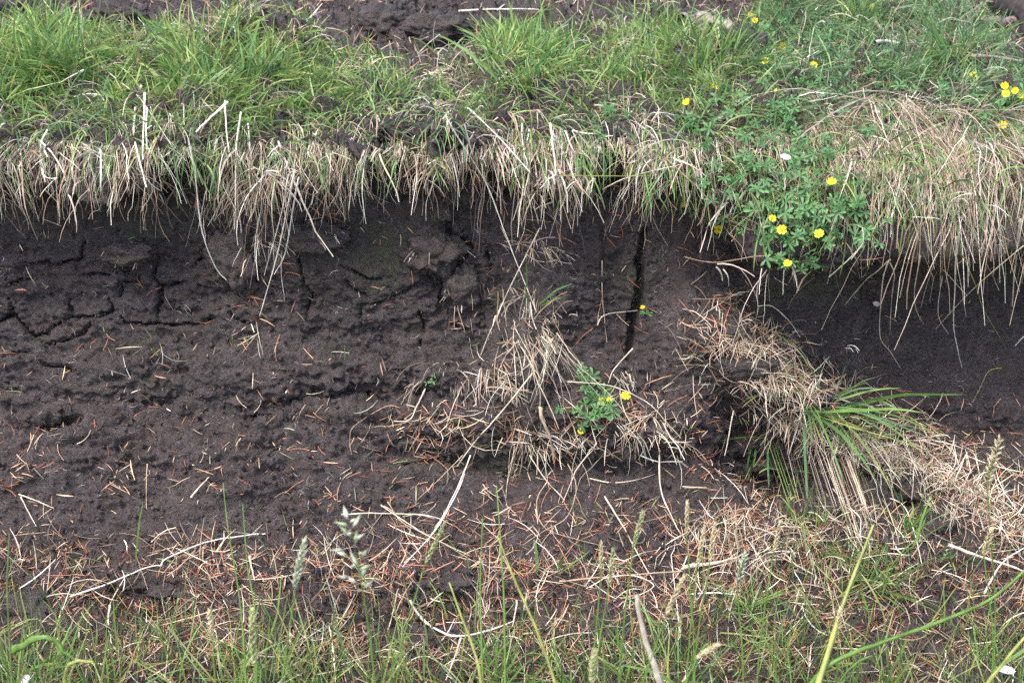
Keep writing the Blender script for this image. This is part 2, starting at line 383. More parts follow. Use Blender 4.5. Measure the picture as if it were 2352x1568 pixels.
LITTER = [(.36, .14, .08), (.24, .08, .045), (.47, .30, .18), (.56, .45, .33), (.38, .20, .11), (.22, .26, .08)]
def tube(pts, r0, r1=None, sides=5, per=5, flat=1.0):
    """A closed tapering stem through the points (Catmull-Rom). r0/r1 radii."""
    pts = np.asarray(pts, float); r1 = r0 if r1 is None else r1
    u = np.linspace(0, len(pts) - 1, (len(pts) - 1) * per + 1); P = catmull(pts, u)
    if len(P) > 4:
        jit = np.cumsum(rng.normal(0, r0 * .22, P.shape), axis=0); P = P + jit - np.linspace(0, 1, len(P))[:, None] * jit[-1]
    T = unit(np.gradient(P, axis=0)); ref = np.array([.3, -.8, .5])
    A = unit(np.cross(T, ref)); B = np.cross(T, A)
    s = np.linspace(0, 1, len(P)); r = (r0 + (r1 - r0) * s) * (1 + .10 * np.sin(s * 23 + r0 * 1e4))
    an = np.arange(sides) / sides * 2 * np.pi
    Vv = P[:, None] + r[:, None, None] * (np.cos(an)[None, :, None] * A[:, None] + flat * np.sin(an)[None, :, None] * B[:, None])
    ii = np.arange(len(P) * sides).reshape(len(P), sides); jj = np.roll(ii, -1, 1)
    Fv = np.stack([ii[:-1], jj[:-1], jj[1:], ii[1:]], -1).reshape(-1, 4)
    Vv = Vv.reshape(-1, 3); nV = len(Vv)
    Vv = np.r_[Vv, P[:1], P[-1:]]
    caps = [[ii[0, k], nV, nV, jj[0, k]] for k in range(0)]
    return Vv, Fv
def stuff(name, parts, mat, label, category, parent=None):
    v, f, c = cat(parts)
    o = link(name, mesh_np(name, v, f, mat, c), parent)
    if parent is None: tag(o, label, category, kind="stuff")
    else: o["kind"] = "stuff"
    return o

# ------------------------------------------------------------------ where things grow (photo coordinates)
def band(x, y, top, bot, soft=18):
    tx, ty = zip(*top); bx, by = zip(*bot)
    a, b = np.interp(x, tx, ty), np.interp(x, bx, by)
    return smooth(a - soft, a + soft, y) * (1 - smooth(b - soft, b + soft, y))
TOPE = [(-900, 50), (0, 70), (150, 75), (300, 95), (420, 70), (560, 40), (700, 60), (790, 140), (950, 165), (1080, 140), (1150, 95), (1300, 90), (1400, 55), (1500, 40), (1600, 60), (1700, 100), (1770, -200), (2100, -300), (2280, 20), (2352, 120), (3200, 150)]
BOTE = [(-900, 290), (0, 280), (150, 250), (300, 260), (450, 300), (560, 290), (700, 265), (850, 250), (1000, 250), (1100, 270), (1200, 310), (1350, 270), (1500, 250), (1650, 310), (1750, 330), (1900, 300), (2050, 245), (2352, 290), (3200, 300)]
LIPE = [(x, y + 95) for x, y in BOTE[:12]] + [(1650, 430), (1750, 500), (1900, 520), (2050, 470), (2352, 480), (3200, 420)]
def gaps(x, y): return 1 - np.clip(ell(x, y, 905, 330, 55, 60) + ell(x, y, 1395, 360, 60, 60) + .9 * ell(x, y, 1180, 365, 40, 45) + .8 * ell(x, y, 430, 370, 60, 45), 0, .97)
def patch(x, y, s, seed): return np.clip(.55 + .9 * vnoise(x / s, y / s * 1.6, x * 0, seed), 0.02, 2)
def ell(x, y, cx, cy, rx, ry): return np.exp(-((x - cx) / rx) ** 2 - ((y - cy) / ry) ** 2)
up = np.array([0, 0, 1.0])

# green turf on the moor top
def d_green(x, y): return band(x, y, TOPE, [(a, b + (28 if a < 900 else 14)) for a, b in BOTE], 30) * (.3 + patch(x, y, 90, 5)) * (1 + 1.3 * ell(x, y, 80, 150, 150, 90) + 1.2 * ell(x, y, 480, 180, 120, 60) + 1.0 * ell(x, y, 1200, 160, 120, 50) + .7 * ell(x, y, 1950, 100, 220, 120)) * (1 - .55 * ell(x, y, 1330, 200, 130, 70))
n = 25000
p, nn, X, Y = scatter(n, d_green)
lush = ell(X, Y, 70, 150, 170, 100) + .8 * ell(X, Y, 480, 150, 170, 80) + .7 * ell(X, Y, 1200, 130, 110, 60) + .5 * ell(X, Y, 1600, 130, 140, 120)
L = (.018 + .018 * rng.random(n)) * (1 + .8 * lush) * np.where(rng.random(n) < .12, 1.7, 1)
lean = rng.normal(0, .42, (n, 3)) + .9 * np.stack([vnoise(p[:, 0] * 30, p[:, 1] * 30, X * 0, 321), vnoise(p[:, 0] * 30, p[:, 1] * 30, X * 0, 322), 0 * X], -1); lean[:, 2] = 0
D = nn * .35 + up * .8 + lean + np.array([0, -.25, 0])
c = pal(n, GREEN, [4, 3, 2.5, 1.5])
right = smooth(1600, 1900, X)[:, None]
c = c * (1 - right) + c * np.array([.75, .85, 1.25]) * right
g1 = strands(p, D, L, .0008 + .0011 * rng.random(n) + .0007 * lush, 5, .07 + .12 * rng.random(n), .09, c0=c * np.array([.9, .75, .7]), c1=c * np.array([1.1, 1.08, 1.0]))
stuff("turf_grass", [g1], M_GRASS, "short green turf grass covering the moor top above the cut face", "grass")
# dead thatch between and below it
def rag(x, y): return y + 46 * vnoise(x / 62, x * 0, x * 0, 401) + 26 * vnoise(x / 24, x * 0, x * 0, 402)
def d_thatch(x, y): return band(x, np.where(y > 260, np.maximum(rag(x, y), 262), y), [(a, b - 15) for a, b in TOPE], LIPE, 18) * gaps(x, y) * np.where(y > 292, (.07 + patch(x * 1.0, y * .3, 38, 8) ** 3 * .55), .8 + .6 * patch(x, y, 70, 8))
n = 19000
p, nn, X, Y = scatter(n, d_thatch)
fl = lambda sd, sc: np.stack([vnoise(p[:, 0] * sc, p[:, 1] * sc, p[:, 2] * sc, sd), vnoise(p[:, 0] * sc, p[:, 1] * sc, p[:, 2] * sc, sd + 1), 0 * X], -1)
lean = rng.normal(0, .45, (n, 3)) + 1.3 * fl(301, 45)
D = nn * .35 + up * .15 + lean + np.array([0, -.45, 0])
c = pal(n, DRY, [3, 2.5, 2.5, 2, 2]) * np.clip(.8 + .7 * vnoise(p[:, 0] * 55, p[:, 1] * 55, p[:, 2] * 20, 311), .25, 1.25)[:, None]
t1 = strands(p, D, .014 + .045 * rng.random(n) ** 1.7, .0006 + .0008 * rng.random(n), 6, .10 + .26 * rng.random(n), .15, 'straw', c0=c * .75, c1=c)
stuff("dead_thatch", [t1], M_STRAW, "matted dead tan grass thatch between the green blades on the bank lip", "dead grass")
# green strays in the fringe
def d_fr(x, y): return band(x, y, [(a, b - 10) for a, b in BOTE], [(a, b + 60) for a, b in BOTE[:12]] + LIPE[12:], 20) * patch(x, y, 60, 9) * gaps(x, y)
n = 2000
p, nn, X, Y = scatter(n, d_fr)
lean = rng.normal(0, .6, (n, 3)); D = nn * .6 + up * .3 + lean + np.array([0, -.6, 0])
c = pal(n, GREEN, [3, 3, 2, 2]) * .85
g2 = strands(p, D, .025 + .05 * rng.random(n), .0009 + .001 * rng.random(n), 6, .2 + .2 * rng.random(n), .1, c0=c, c1=c * 1.1)
stuff("fringe_grass", [g2], M_GRASS, "thin green blades straggling over the edge of the overhanging lip", "grass")
# fine roots under the lip
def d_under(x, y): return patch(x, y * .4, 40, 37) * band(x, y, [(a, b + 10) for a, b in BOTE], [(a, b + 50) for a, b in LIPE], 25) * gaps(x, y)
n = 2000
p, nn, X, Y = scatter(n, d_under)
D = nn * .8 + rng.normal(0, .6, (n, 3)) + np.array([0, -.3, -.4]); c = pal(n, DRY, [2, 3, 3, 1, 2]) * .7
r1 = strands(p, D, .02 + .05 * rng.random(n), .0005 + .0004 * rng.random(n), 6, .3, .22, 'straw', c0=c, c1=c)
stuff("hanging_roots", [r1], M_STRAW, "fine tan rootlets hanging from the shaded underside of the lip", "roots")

# ------------------------------------------------------------------ needle and straw litter
def lying(n, dens, lmin, lmax, wmin, wmax, cols, wts, lift=.0018, tilt=.16, K=3, bend=.05, jit=.2):
    p, nn, X, Y = scatter(n, dens)
    a = unit(np.cross(nn, rng.normal(0, 1, (n, 3)))); nn = unit(nn)
    t = unit(a + nn * rng.normal(0, tilt, (n, 1)))
    b = unit(np.cross(nn, t))
    L = lmin + (lmax - lmin) * rng.random(n) ** 1.6
    s = np.linspace(-.5, .5, K + 1)
    bd = rng.normal(0, bend, n)
    P = (p + nn * (lift + .002 * rng.random((n, 1))))[:, None] + t[:, None] * (s[None, :, None] * L[:, None, None]) + (b * (bd * L)[:, None])[:, None] * ((s ** 2)[None, :, None] * 3) - nn[:, None] * ((s ** 2)[None, :, None] * (L * .10)[:, None, None])
    c = pal(n, cols, wts, jit)
    return ribbon(P, wmin + (wmax - wmin) * rng.random(n), 'needle', b, c, c)
def d_face(x, y): return band(x, y, [(a, b + 40) for a, b in LIPE], [(-900, 1180), (500, 1160), (900, 1180), (1650, 1240), (1800, 1200), (3200, 1250)], 25) * (.12 + patch(x, y, 45, 12) ** 2) * (.7 + 2.2 * smooth(850, 1150, y)) * (1 - .85 * ell(x, y, 2150, 780, 330, 180)) * (1 - .6 * ell(x, y, 1560, 650, 90, 150))
def d_ledge(x, y):
    d = ell(x, y, 1000, 985, 120, 45) + ell(x, y, 1250, 985, 260, 40) + ell(x, y, 1450, 960, 110, 60) + .7 * ell(x, y, 1120, 880, 60, 70) + .5 * ell(x, y, 320, 815, 60, 35) + .5 * ell(x, y, 570, 770, 60, 40) + .6 * ell(x, y, 1230, 545, 70, 45) + .5 * ell(x, y, 720, 540, 60, 30) + .4 * ell(x, y, 620, 620, 60, 50)
    dd, _ = linedist([(1660, 770), (1800, 860), (1950, 990), (2110, 1040), (2330, 1180), (2500, 1300)], x, y)
    return .75 * d + 2.2 * np.exp(-(dd / 62) ** 2) + 1.5 * ell(x, y, 1900, 1265, 170, 70) + ell(x, y, 1680, 1180, 80, 60)
def d_floor(x, y): return (1 - .55 * ell(x, y, 150, 1400, 220, 90)) * smooth(1150, 1290, y - 40 * np.sin(x / 300)) * (.25 + patch(x, y, 80, 15)) * (1 - .6 * ell(x, y, 1300, 1240, 250, 50)) * (1 - .5 * smooth(1500, 1600, y))
def d_bare(x, y): return (1 - smooth(120, 190, y)) * patch(x, y, 60, 17)
p1 = lying(1700, d_face, .004, .026, .0007, .0012, LITTER, [4, 2.5, 3.5, 2, 3, .6])
stuff("needle_scatter", [p1], M_NEEDLE, "tiny needle bits sprinkled thinly over the bare cut face", "needles")
p2 = lying(2700, d_ledge, .012, .042, .0007, .0012, LITTER + DRY[:3], [3, 2, 3, 2, 2, .5, 3, 4, 3], .003, .3)
p2b = lying(800, d_ledge, .02, .07, .0006, .0010, DRY, [3, 3, 2, 1, 2], .005, .35, 4, .16)
stuff("ledge_litter", [p2, p2b], M_NEEDLE, "tangled dead straw and red needles heaped along the ledges of the face", "litter")
p3 = lying(17000, d_floor, .006, .034, .0005, .0011, LITTER + DRY[1:3], [5, 4, 3.5, 1.6, 4.5, .6, 2, 2], .002, .25)
p3b = lying(2200, d_floor, .03, .085, .0006, .0011, DRY, [3, 3, 2, 1, 2], .005, .22, 5, .16)
stuff("needle_litter", [p3, p3b], M_NEEDLE, "reddish needle and straw litter covering the trench floor", "litter")
p4 = lying(9000, d_bare, .010, .045, .0007, .0014, LITTER + DRY, [3, 3, 3, 2, 3, .5, 2, 3, 4, 1.2, 3], .003, .3)
stuff("moor_litter", [p4], M_NEEDLE, "pale straw litter on the bare peat behind the turf strip", "litter")
p5 = lying(5200, lambda x, y: band(x, y, [(a, b + 20) for a, b in LIPE], [(-900, 1260), (3200, 1260)], 25) * (.2 + patch(x, y, 60, 33)), .003, .014, .0003, .0006, [(.30, .25, .21), (.20, .155, .13), (.42, .37, .31), (.12, .09, .08)], [3, 3, 1.2, 3], .0012, .35, 4, .35)
stuff("root_hairs", [p5], M_STRAW, "fine pale root hairs and fibres sticking out of the cut peat", "root hairs")
# 300 needles that can be picked out one by one on the bare face
nmesh = []
for k in range(10):
    L = (.016, .02, .024, .028, .019, .022, .032, .017, .026, .021)[k]; s = np.linspace(-.5, .5, 5)
    P = np.stack([s * L, .18 * L * (s ** 2) * (k % 3 - 1) * 2, -.2 * L * s ** 2], -1)
    v, f = tube(P, .00055, .00045, 4, 2)
    base = np.array(LITTER[(0, 2, 3, 0, 1, 4, 0, 5, 2, 3)[k]])
    nmesh.append(mesh_np("fallen_needle", v, f, M_NEEDLE, np.tile(base, (len(v), 1))))
p, nn, X, Y = scatter(300, lambda x, y: d_face(x, y) * ((x > -20) & (x < 2380)))
from mathutils import Matrix
for k in range(300):
    z = Vector(nn[k]).normalized(); t = z.cross(Vector(rng.normal(0, 1, 3))).normalized(); b = z.cross(t)
    o = bpy.data.objects.new("fallen_needle", nmesh[k % 10]); COL.objects.link(o)
    m = Matrix((t, b, z)).transposed().to_4x4(); m.translation = Vector(p[k]) + z * .0022; o.matrix_world = m
    kk = k % 10; size = "long" if kk in (2, 3, 6, 8) else "short"
    hue = ("rust-red", "tan", "pale straw-coloured", "rust-red", "dark brown", "reddish-tan", "rust-red", "greenish", "tan", "pale straw-coloured")[kk]
    col_ = ("leftmost third", "middle third", "rightmost third")[min(2, max(0, int(X[k] // 784)))]
    row_ = "upper face" if Y[k] < 640 else "middle face" if Y[k] < 860 else "lower face" if Y[k] < 1060 else "foot of the face"
    tag(o, f"{size} {hue} fallen needle on bare peat, {row_}, {col_}", "needle", "fallen needles loose on the peat face")

# crumbs of peat
def crumbs(n, dens, smin, smax):
    ico = np.array([(0, 0, 1), (.9, 0, .3), (.28, .85, .3), (-.72, .52, .3), (-.72, -.52, .3), (.28, -.85, .3), (0, 0, -.8)])
    fi = np.array([(0, 1, 2), (0, 2, 3), (0, 3, 4), (0, 4, 5), (0, 5, 1), (6, 2, 1), (6, 3, 2), (6, 4, 3), (6, 5, 4), (6, 1, 5)])
    p, nn, X, Y = scatter(n, dens)
    s = smin + (smax - smin) * rng.random(n) ** 3
    v = ico[None] * s[:, None, None] * (1 + rng.normal(0, .28, (n, 7, 3))) + p[:, None]
    f = (fi[None] + (np.arange(n) * 7)[:, None, None]).reshape(-1, 3)
    return v.reshape(-1, 3), f
v1, f1 = crumbs(62000, lambda x, y: 1.6 + 1.5 * smooth(850, 1000, y) * (1 - smooth(900, 1300, x)) + 2.5 * d_floor(x, y) + 2 * d_bare(x, y) + 2 * d_ledge(x, y) - .35 * ell(x, y, 2150, 780, 330, 180), .0006, .0042)
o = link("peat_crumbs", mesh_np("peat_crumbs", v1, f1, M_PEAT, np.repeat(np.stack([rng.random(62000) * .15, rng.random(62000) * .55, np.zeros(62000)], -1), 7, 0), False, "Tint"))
tag(o, "small dark peat crumbs strewn over the bank and trench floor", "peat crumbs", kind="stuff")

# green grass on the trench floor
def d_gfloor(x, y): return smooth(1400, 1560, y + 50 * ell(x, y, 1900, 1400, 350, 200)) * (.12 + 1.0 * patch(x, y, 70, 19)) + .10 * smooth(1250, 1330, y) * patch(x, y, 40, 23) + .8 * ell(x, y, 1950, 1330, 170, 70)
n = 2000
p, nn, X, Y = scatter(n, d_gfloor)
lean = rng.normal(0, .38, (n, 3)); D = up + lean + np.array([0, -.1, 0])
c = pal(n, GREEN, [4, 2.5, 3, 1.5])
L = (.03 + .06 * rng.random(n)) * (1 + .5 * smooth(1500, 1650, Y))
g3 = strands(p, D, L, .0008 + .0013 * rng.random(n) ** 2, 6, .03 + .1 * rng.random(n), .06, front=False, c0=c * np.array([.85, .7, .6]), c1=c * 1.1)
stuff("trench_grass", [g3], M_GRASS, "sparse green grass growing up from the litter on the trench floor", "grass")

# ================================================================== single things
OFF = dict(A=(0, 0), B=(784, 0), C=(1568, 0), D=(0, 523), E=(784, 523), F=(1568, 523), G=(0, 1045), H=(784, 1045), I=(1568, 1045))
def Z(code, pts): ox, oy = OFF[code]; return [(x / 3 + ox, y / 3 + oy) for x, y in pts]
def path3(pts, mode='l', lift=.004, lift2=None):
    """Photo points to space. 'l': lies on the bank; 'h': spans or hangs freely between its ends in front of the bank."""
    lift2 = lift if lift2 is None else lift2
    P = [hit(x, y)[0] for x, y in pts]; D = [ray(x, y) for x, y in pts]
    T = np.array([np.linalg.norm(p - CAM) for p in P])
    if mode == 'l':
        T2 = T - np.linspace(lift, lift2, len(T))
    else:
        q = np.array(pts, float); s = np.r_[0, np.cumsum(np.linalg.norm(np.diff(q, axis=0), axis=1))]; s /= s[-1]
        T2 = (T[0] - lift) * (1 - s) + (T[-1] - lift2) * s
        T2 = np.minimum(T2, T - .004)
    return np.array([CAM + d * t for d, t in zip(D, T2)])
STRAWC = dict(w=(.78, .72, .62), p=(.64, .55, .42), t=(.44, .32, .21), b=(.30, .20, .13), r=(.36, .15, .08), g=(.16, .28, .06), y=(.34, .36, .10), d=(.12, .18, .05))
def straw(name, label, pts, r=.0009, c='p', mode='l', lift=.004, lift2=None, r1=None, cat_="straw", group=None, mat=None, flat=1.0, world=None):
    P = path3(pts, mode, lift, lift2) if world is None else np.asarray(world)
    v, f = tube(P, r * .85, r * .4 if r1 is None else r1, 6 if r > .0014 else 5, 5, flat)
    base = np.array(STRAWC[c]); k = len(v)
    cols = base * (1 + .14 * np.sin(np.arange(k) * .37 + len(label)))[:, None]
    v2 = v - P[0]
    o = link(name, mesh_np(name, v2, f, mat or (M_GRASS if c in 'gdy' else M_STRAW), cols), None, P[0])
    return tag(o, label, cat_, group)

S = [
 # label, region, points, radius, colour, mode, lift, lift2
 ("thick bleached straw hanging over the lip below the broad green leaves", 'A', [(980, 590), (930, 760), (930, 1000), (1010, 1290)], .0019, 'w', 'h', .03, .03),
 ("bleached straw hanging beside the thickest straw of the lip", 'A', [(1000, 640), (990, 800), (985, 1100)], .0016, 'w', 'h', .03, .03),
 ("bleached straw bending out and down from the thick straw bundle", 'A', [(1010, 740), (1010, 960), (1040, 1180), (1130, 1400)], .0014, 'w', 'h', .03, .02),
 ("pale straw hanging in an S and hooking sideways at its foot", 'A', [(330, 890), (285, 1000), (280, 1150), (310, 1220), (390, 1228)], .0013, 'w', 'h', .02, .02),
 ("curled white straw tip lying on the tuft crown", 'A', [(500, 670), (600, 645), (690, 650), (720, 695)], .0013, 'w', 'l', .02, .03),
 ("long pale straw hanging straight with a kinked curling end", 'A', [(690, 1030), (695, 1300), (690, 1430), (640, 1460), (610, 1510)], .0012, 'w', 'h', .03, .015),
 ("wide white dead blade slanting across the dark lip recess", 'A', [(1570, 705), (1460, 805), (1350, 910)], .0020, 'w', 'h', .03, .03),
 ("pale straw dropping from the top of the slanting white blade", 'A', [(1550, 690), (1560, 900), (1580, 1050)], .0012, 'w', 'h', .03, .02),
 ("pale stick lying across the turf behind the broad green leaves", 'A', [(1620, 340), (1800, 400), (2010, 510)], .0013, 'w', 'l', .03, .03),
 ("brown reed stem standing tall behind the broad green leaves", 'A', [(1310, 380), (1300, 180), (1295, -40)], .0011, 'b', 'h', .01, .26),
 ("second brown reed stem standing behind the broad green leaves", 'A', [(1430, 430), (1440, 200), (1430, -40)], .0011, 'b', 'h', .01, .26),
 ("tan stem standing tall out of the lush corner turf", 'A', [(600, 430), (565, 200), (540, -40)], .0010, 't', 'h', .01, .26),
 ("thin tan stem standing between lush turf and reed stems", 'A', [(840, 280), (838, 120), (832, -40)], .0008, 't', 'h', .01, .20),
 ("pale stem leaning far over the lush corner turf", 'A', [(570, 340), (430, 180), (300, 0)], .0010, 'p', 'h', .02, .20),
 ("thin dark stem leaning across the topmost corner", 'A', [(370, 360), (180, 210), (0, 80)], .0008, 'b', 'h', .02, .16),
 ("short pale stick lying in the lush turf", 'A', [(330, 415), (430, 460), (540, 510)], .0011, 'p', 'l', .03, .03),
 ("short thick white straw slanting down in the turf", 'A', [(575, 480), (480, 530), (400, 575)], .0013, 'w', 'l', .03, .03),
 ("thin tan straw running down the lip across the straw bundle", 'A', [(700, 460), (850, 580), (950, 660), (1080, 840), (1180, 1000)], .0010, 'p', 'h', .035, .03),
 ("bleached bent straw, its rising arm, behind the turf", 'A', [(1010, 290), (1130, 200), (1270, 110)], .0012, 'w', 'l', .02, .04),
 ("bleached bent straw, its falling arm, behind the turf", 'A', [(1320, 115), (1380, 165), (1440, 215)], .0011, 'w', 'l', .03, .02),
 ("long thin straw hanging the full way down to the crumbly lump", 'A', [(1300, 960), (1340, 1200), (1390, 1600), (1480, 1840), (1560, 1930)], .0012, 'w', 'h', .03, .012),
 ("long pale straw slanting down and back under the lip", 'A', [(1500, 960), (1440, 1200), (1370, 1560)], .0012, 'w', 'h', .03, .012),
 ("straight pale straw hanging from the lip, end near cracked peat", 'A', [(1660, 770), (1620, 1150), (1660, 1560), (1665, 1700)], .0013, 'w', 'h', .04, .012),
 ("long straw crossing in front of the straight hanging straw", 'A', [(1690, 620), (1730, 1100), (1800, 1560)], .0012, 'w', 'h', .04, .012),
 ("thin straw slanting far down across two hanging straws", 'A', [(1690, 1050), (1560, 1320), (1430, 1560)], .0012, 'w', 'h', .03, .012),
 ("longest white straw of the hanging bunch, pointing down to red sprigs", 'D', [(2030, -400), (1970, -100), (1900, 200), (1790, 605)], .0013, 'w', 'h', .04, .01),
 ("white straw hanging just beside the longest of its bunch", 'D', [(1990, -370), (1940, -100), (1820, 330)], .0010, 'w', 'h', .04, .014),
 ("thin tan straw in the hanging bunch, bowed outward", 'D', [(2060, -350), (2010, -80), (1960, 180), (1890, 320)], .0012, 'w', 'h', .04, .014),
 ("long bleached straw crossing the face from lip to grass clump", 'B', [(730, 820), (850, 1020), (1000, 1270), (1110, 1560), (1230, 1860), (1345, 2150)], .0011, 'w', 'h', .03, .02),
 ("bleached straw slanting steeply from the lip, its end by the recess", 'B', [(870, 740), (1100, 960), (1300, 1185)], .0013, 'w', 'h', .035, .03),
 ("bleached straw ending low against the column of peat", 'B', [(850, 860), (950, 1180), (1140, 1410)], .0010, 'w', 'h', .03, .015),
 ("thick bleached straw leaning the other way below the lip tuft", 'B', [(740, 770), (560, 1030), (430, 1220)], .0013, 'w', 'h', .035, .03),
 ("kinked white straw running down to the knot of straws", 'B', [(1440, 850), (1470, 1080), (1475, 1210)], .0014, 'w', 'h', .035, .035),
 ("short white straw slanting out from the knot of straws", 'B', [(1475, 1210), (1420, 1250), (1370, 1300)], .0014, 'w', 'h', .035, .03),
 ("straw running on below the knot toward the face", 'B', [(1478, 1210), (1530, 1270), (1590, 1360)], .0011, 'w', 'h', .035, .025),
 ("thin straw falling almost straight from the knot", 'B', [(1478, 1215), (1540, 1360), (1600, 1530)], .0009, 'p', 'h', .035, .02),
 ("very long thin level green stalk reaching from the straw knot", 'B', [(1480, 1212), (1800, 1213), (2130, 1210)], .0008, 'y', 'h', .035, .04),
 ("bent white straw folded into a narrow V below the lip", 'B', [(1540, 900), (1600, 1040), (1680, 1140), (1640, 1010), (1590, 900)], .0011, 'w', 'h', .035, .035),
 ("pale straw rising gently beside the V-folded straw", 'B', [(1800, 1300), (2000, 1210), (2350, 1130)], .0010, 'p', 'h', .03, .035),
 ("level pale stick on the bare peat behind the turf", 'B', [(810, 75), (1080, 62), (1360, 65)], .0016, 'w', 'l', .012, .012),
 ("short stout white straw lying level on the lip fringe", 'B', [(1590, 895), (1670, 915), (1760, 920)], .0013, 'w', 'l', .02, .02),
 ("pale straw slanting down past the dark recess, green tipped", 'B', [(1820, 950), (1960, 1170), (2090, 1380)], .0010, 'p', 'h', .03, .02),
 ("thin pale straw from the face clump slanting to a branched tip", 'E', [(1370, 0), (1180, 380), (1040, 680), (960, 880)], .0009, 'p', 'h', .015, .015),
 ("straight upright tan straw stuck on the face beside the groove", 'E', [(1795, 225), (1800, 450), (1815, 600), (1830, 790)], .0009, 't', 'l', .006, .006),
 ("arched tan straw bridging toward the vertical groove", 'E', [(1765, 670), (1790, 620), (1860, 590), (2040, 570)], .0010, 'p', 'h', .008, .012),
 ("short tan straw folding back under the arched straw", 'E', [(1765, 670), (1772, 580), (1800, 470)], .0008, 't', 'l', .006, .006),
 ("pale straw leaning at the foot of the groove", 'E', [(2010, 830), (1880, 980), (1840, 1070)], .0011, 'p', 'l', .012, .012),
 ("pale straw hanging from the litter ledge with a bent foot", 'E', [(580, 1110), (520, 1230), (470, 1320), (360, 1332)], .0013, 'p', 'l', .008, .008),
 ("long pale straw slanting from the clump down over the ledge", 'E', [(1320, 1000), (1120, 1250), (940, 1450), (800, 1640)], .0012, 'p', 'h', .03, .02),
 ("thin brown runner curving over the ledge edge", 'E', [(400, 1240), (300, 1235), (90, 1370), (60, 1480), (70, 1560)], .0009, 'b', 'l', .004, .004),
 ("long arched straw reaching over the yellow flowers of the ledge", 'E', [(1560, 1060), (1850, 1090), (2100, 1200), (2230, 1330), (2340, 1450)], .0009, 'p', 'h', .035, .02),
 ("broad crumpled dead blade hanging off the ledge", 'E', [(1370, 1230), (1385, 1290), (1430, 1430), (1470, 1580)], .0030, 't', 'l', .02, .015),
 ("long straight pale stalk, upper of a pair, below the ledge", 'H', [(890, 0), (800, 230), (700, 420), (590, 600)], .0010, 'w', 'h', .03, .012),
 ("long straight pale stalk, lower of a pair, below the ledge", 'H', [(850, 130), (780, 300), (650, 520), (420, 770)], .0011, 'w', 'h', .03, .008),
 ("thin straight tan stalk slanting below the ledge", 'H', [(840, 0), (700, 140), (520, 310)], .0007, 't', 'h', .03, .006),
 ("level tan straw lying across the needle litter", 'H', [(0, 410), (200, 402), (500, 410), (650, 430), (780, 490)], .0011, 'p', 'l', .006, .006),
 ("long tan straw slanting down into the litter", 'H', [(270, 345), (450, 470), (600, 560), (900, 700)], .0010, 'p', 'l', .006, .006),
 ("second tan straw slanting down into the litter beside its twin", 'H', [(320, 320), (420, 460), (620, 560), (960, 760)], .0009, 't', 'l', .006, .006),
 ("white straw bent into a wide bowl-shaped arc on the floor", 'H', [(470, 1000), (560, 1130), (720, 1230), (870, 1235), (1060, 1190), (1190, 1140)], .0018, 'w', 'l', .014, .014),
 ("short pale straw crossing the end of the bowl-shaped straw", 'H', [(1210, 1000), (1200, 1080), (1180, 1180)], .0013, 'p', 'l', .016, .016),
 ("thin looping runner hanging below the ledge", 'H', [(1420, 180), (1345, 310), (1370, 460), (1480, 540), (1820, 630)], .0009, 't', 'l', .012, .006),
 ("second looping runner curving back under the first", 'H', [(1560, 60), (1620, 220), (1560, 420), (1400, 520), (1250, 620)], .0008, 't', 'l', .014, .006),
 ("stout pale stalk leaning down the lower face into the litter", 'H', [(1815, 285), (1950, 500), (2030, 650), (2150, 860)], .0013, 'p', 'l', .012, .012),
 ("long pale stalk falling beside the dark hollow", 'H', [(2190, 0), (2200, 240), (2300, 480), (2352, 560)], .0013, 'p', 'l', .012, .012),
 ("bowed thin straw lying level on the lower face", 'H', [(1710, 160), (1850, 190), (2000, 180), (2160, 130)], .0009, 'p', 'l', .006, .006),
 ("pale runner coming down from the ledge toward the loops", 'H', [(1300, 0), (1420, 180), (1540, 310)], .0010, 'p', 'l', .008, .006),
 ("gently curving white straw near the lower groove", 'H', [(2060, 0), (2180, 40), (2352, 45)], .0012, 'w', 'l', .01, .01),
 ("upright pale straw on the trench floor under the white arc", 'H', [(825, 1260), (775, 1400), (720, 1550)], .0015, 'p', 'l', .02, .03),
 ("stout tan dead stem lying level at the foot of the face", 'H', [(1500, 870), (1700, 850), (2000, 830), (2350, 800)], .0016, 't', 'l', .008, .012),
 ("stout straw bent over the tan stem at the foot of the face", 'H', [(1800, 850), (2000, 830), (2150, 900), (2000, 990)], .0013, 'p', 'l', .014, .012),
 ("long pale stem lying across the litter, lower half", 'G', [(480, 975), (780, 870), (1000, 780), (1110, 760)], .0014, 'w', 'l', .012, .012),
 ("long pale stem lying across the litter, upper half", 'G', [(1110, 765), (1150, 710), (1400, 600), (1700, 545), (1830, 540)], .0014, 'w', 'l', .012, .008),
 ("short tan straw lying aslant at the dark hole of the lower face", 'G', [(130, 270), (240, 310), (370, 365)], .0012, 'p', 'l', .005, .008),
 ("short tan straw meeting another in a V on the lower face", 'G', [(145, 285), (190, 380), (250, 490)], .0011, 'p', 'l', .005, .005),
 ("upright white straw standing in the litter", 'G', [(755, 1030), (745, 1150), (770, 1300)], .0014, 'w', 'l', .02, .01),
 ("short stout straw lying steep among red needles", 'G', [(1715, 700), (1735, 780), (1755, 860)], .0016, 'p', 'l', .01, .01),
 ("thin vertical tan straw stuck to the lower face", 'G', [(1015, 60), (1010, 200), (1010, 370)], .0009, 't', 'l', .005, .005),
 ("flat yellowish dead blade lying aslant on the lower face", 'G', [(1320, 290), (1380, 220), (1440, 150)], .0015, 'p', 'l', .006, .012),
 ("thin brown straw bowing out below the tormentil cascade", 'F', [(10, 200), (200, 240), (450, 205), (600, 190)], .0009, 't', 'h', .01, .05),
 ("thin reddish runner reaching out level from the cascade foot", 'F', [(70, 490), (200, 492), (380, 465), (580, 370)], .0008, 'b', 'h', .01, .05),
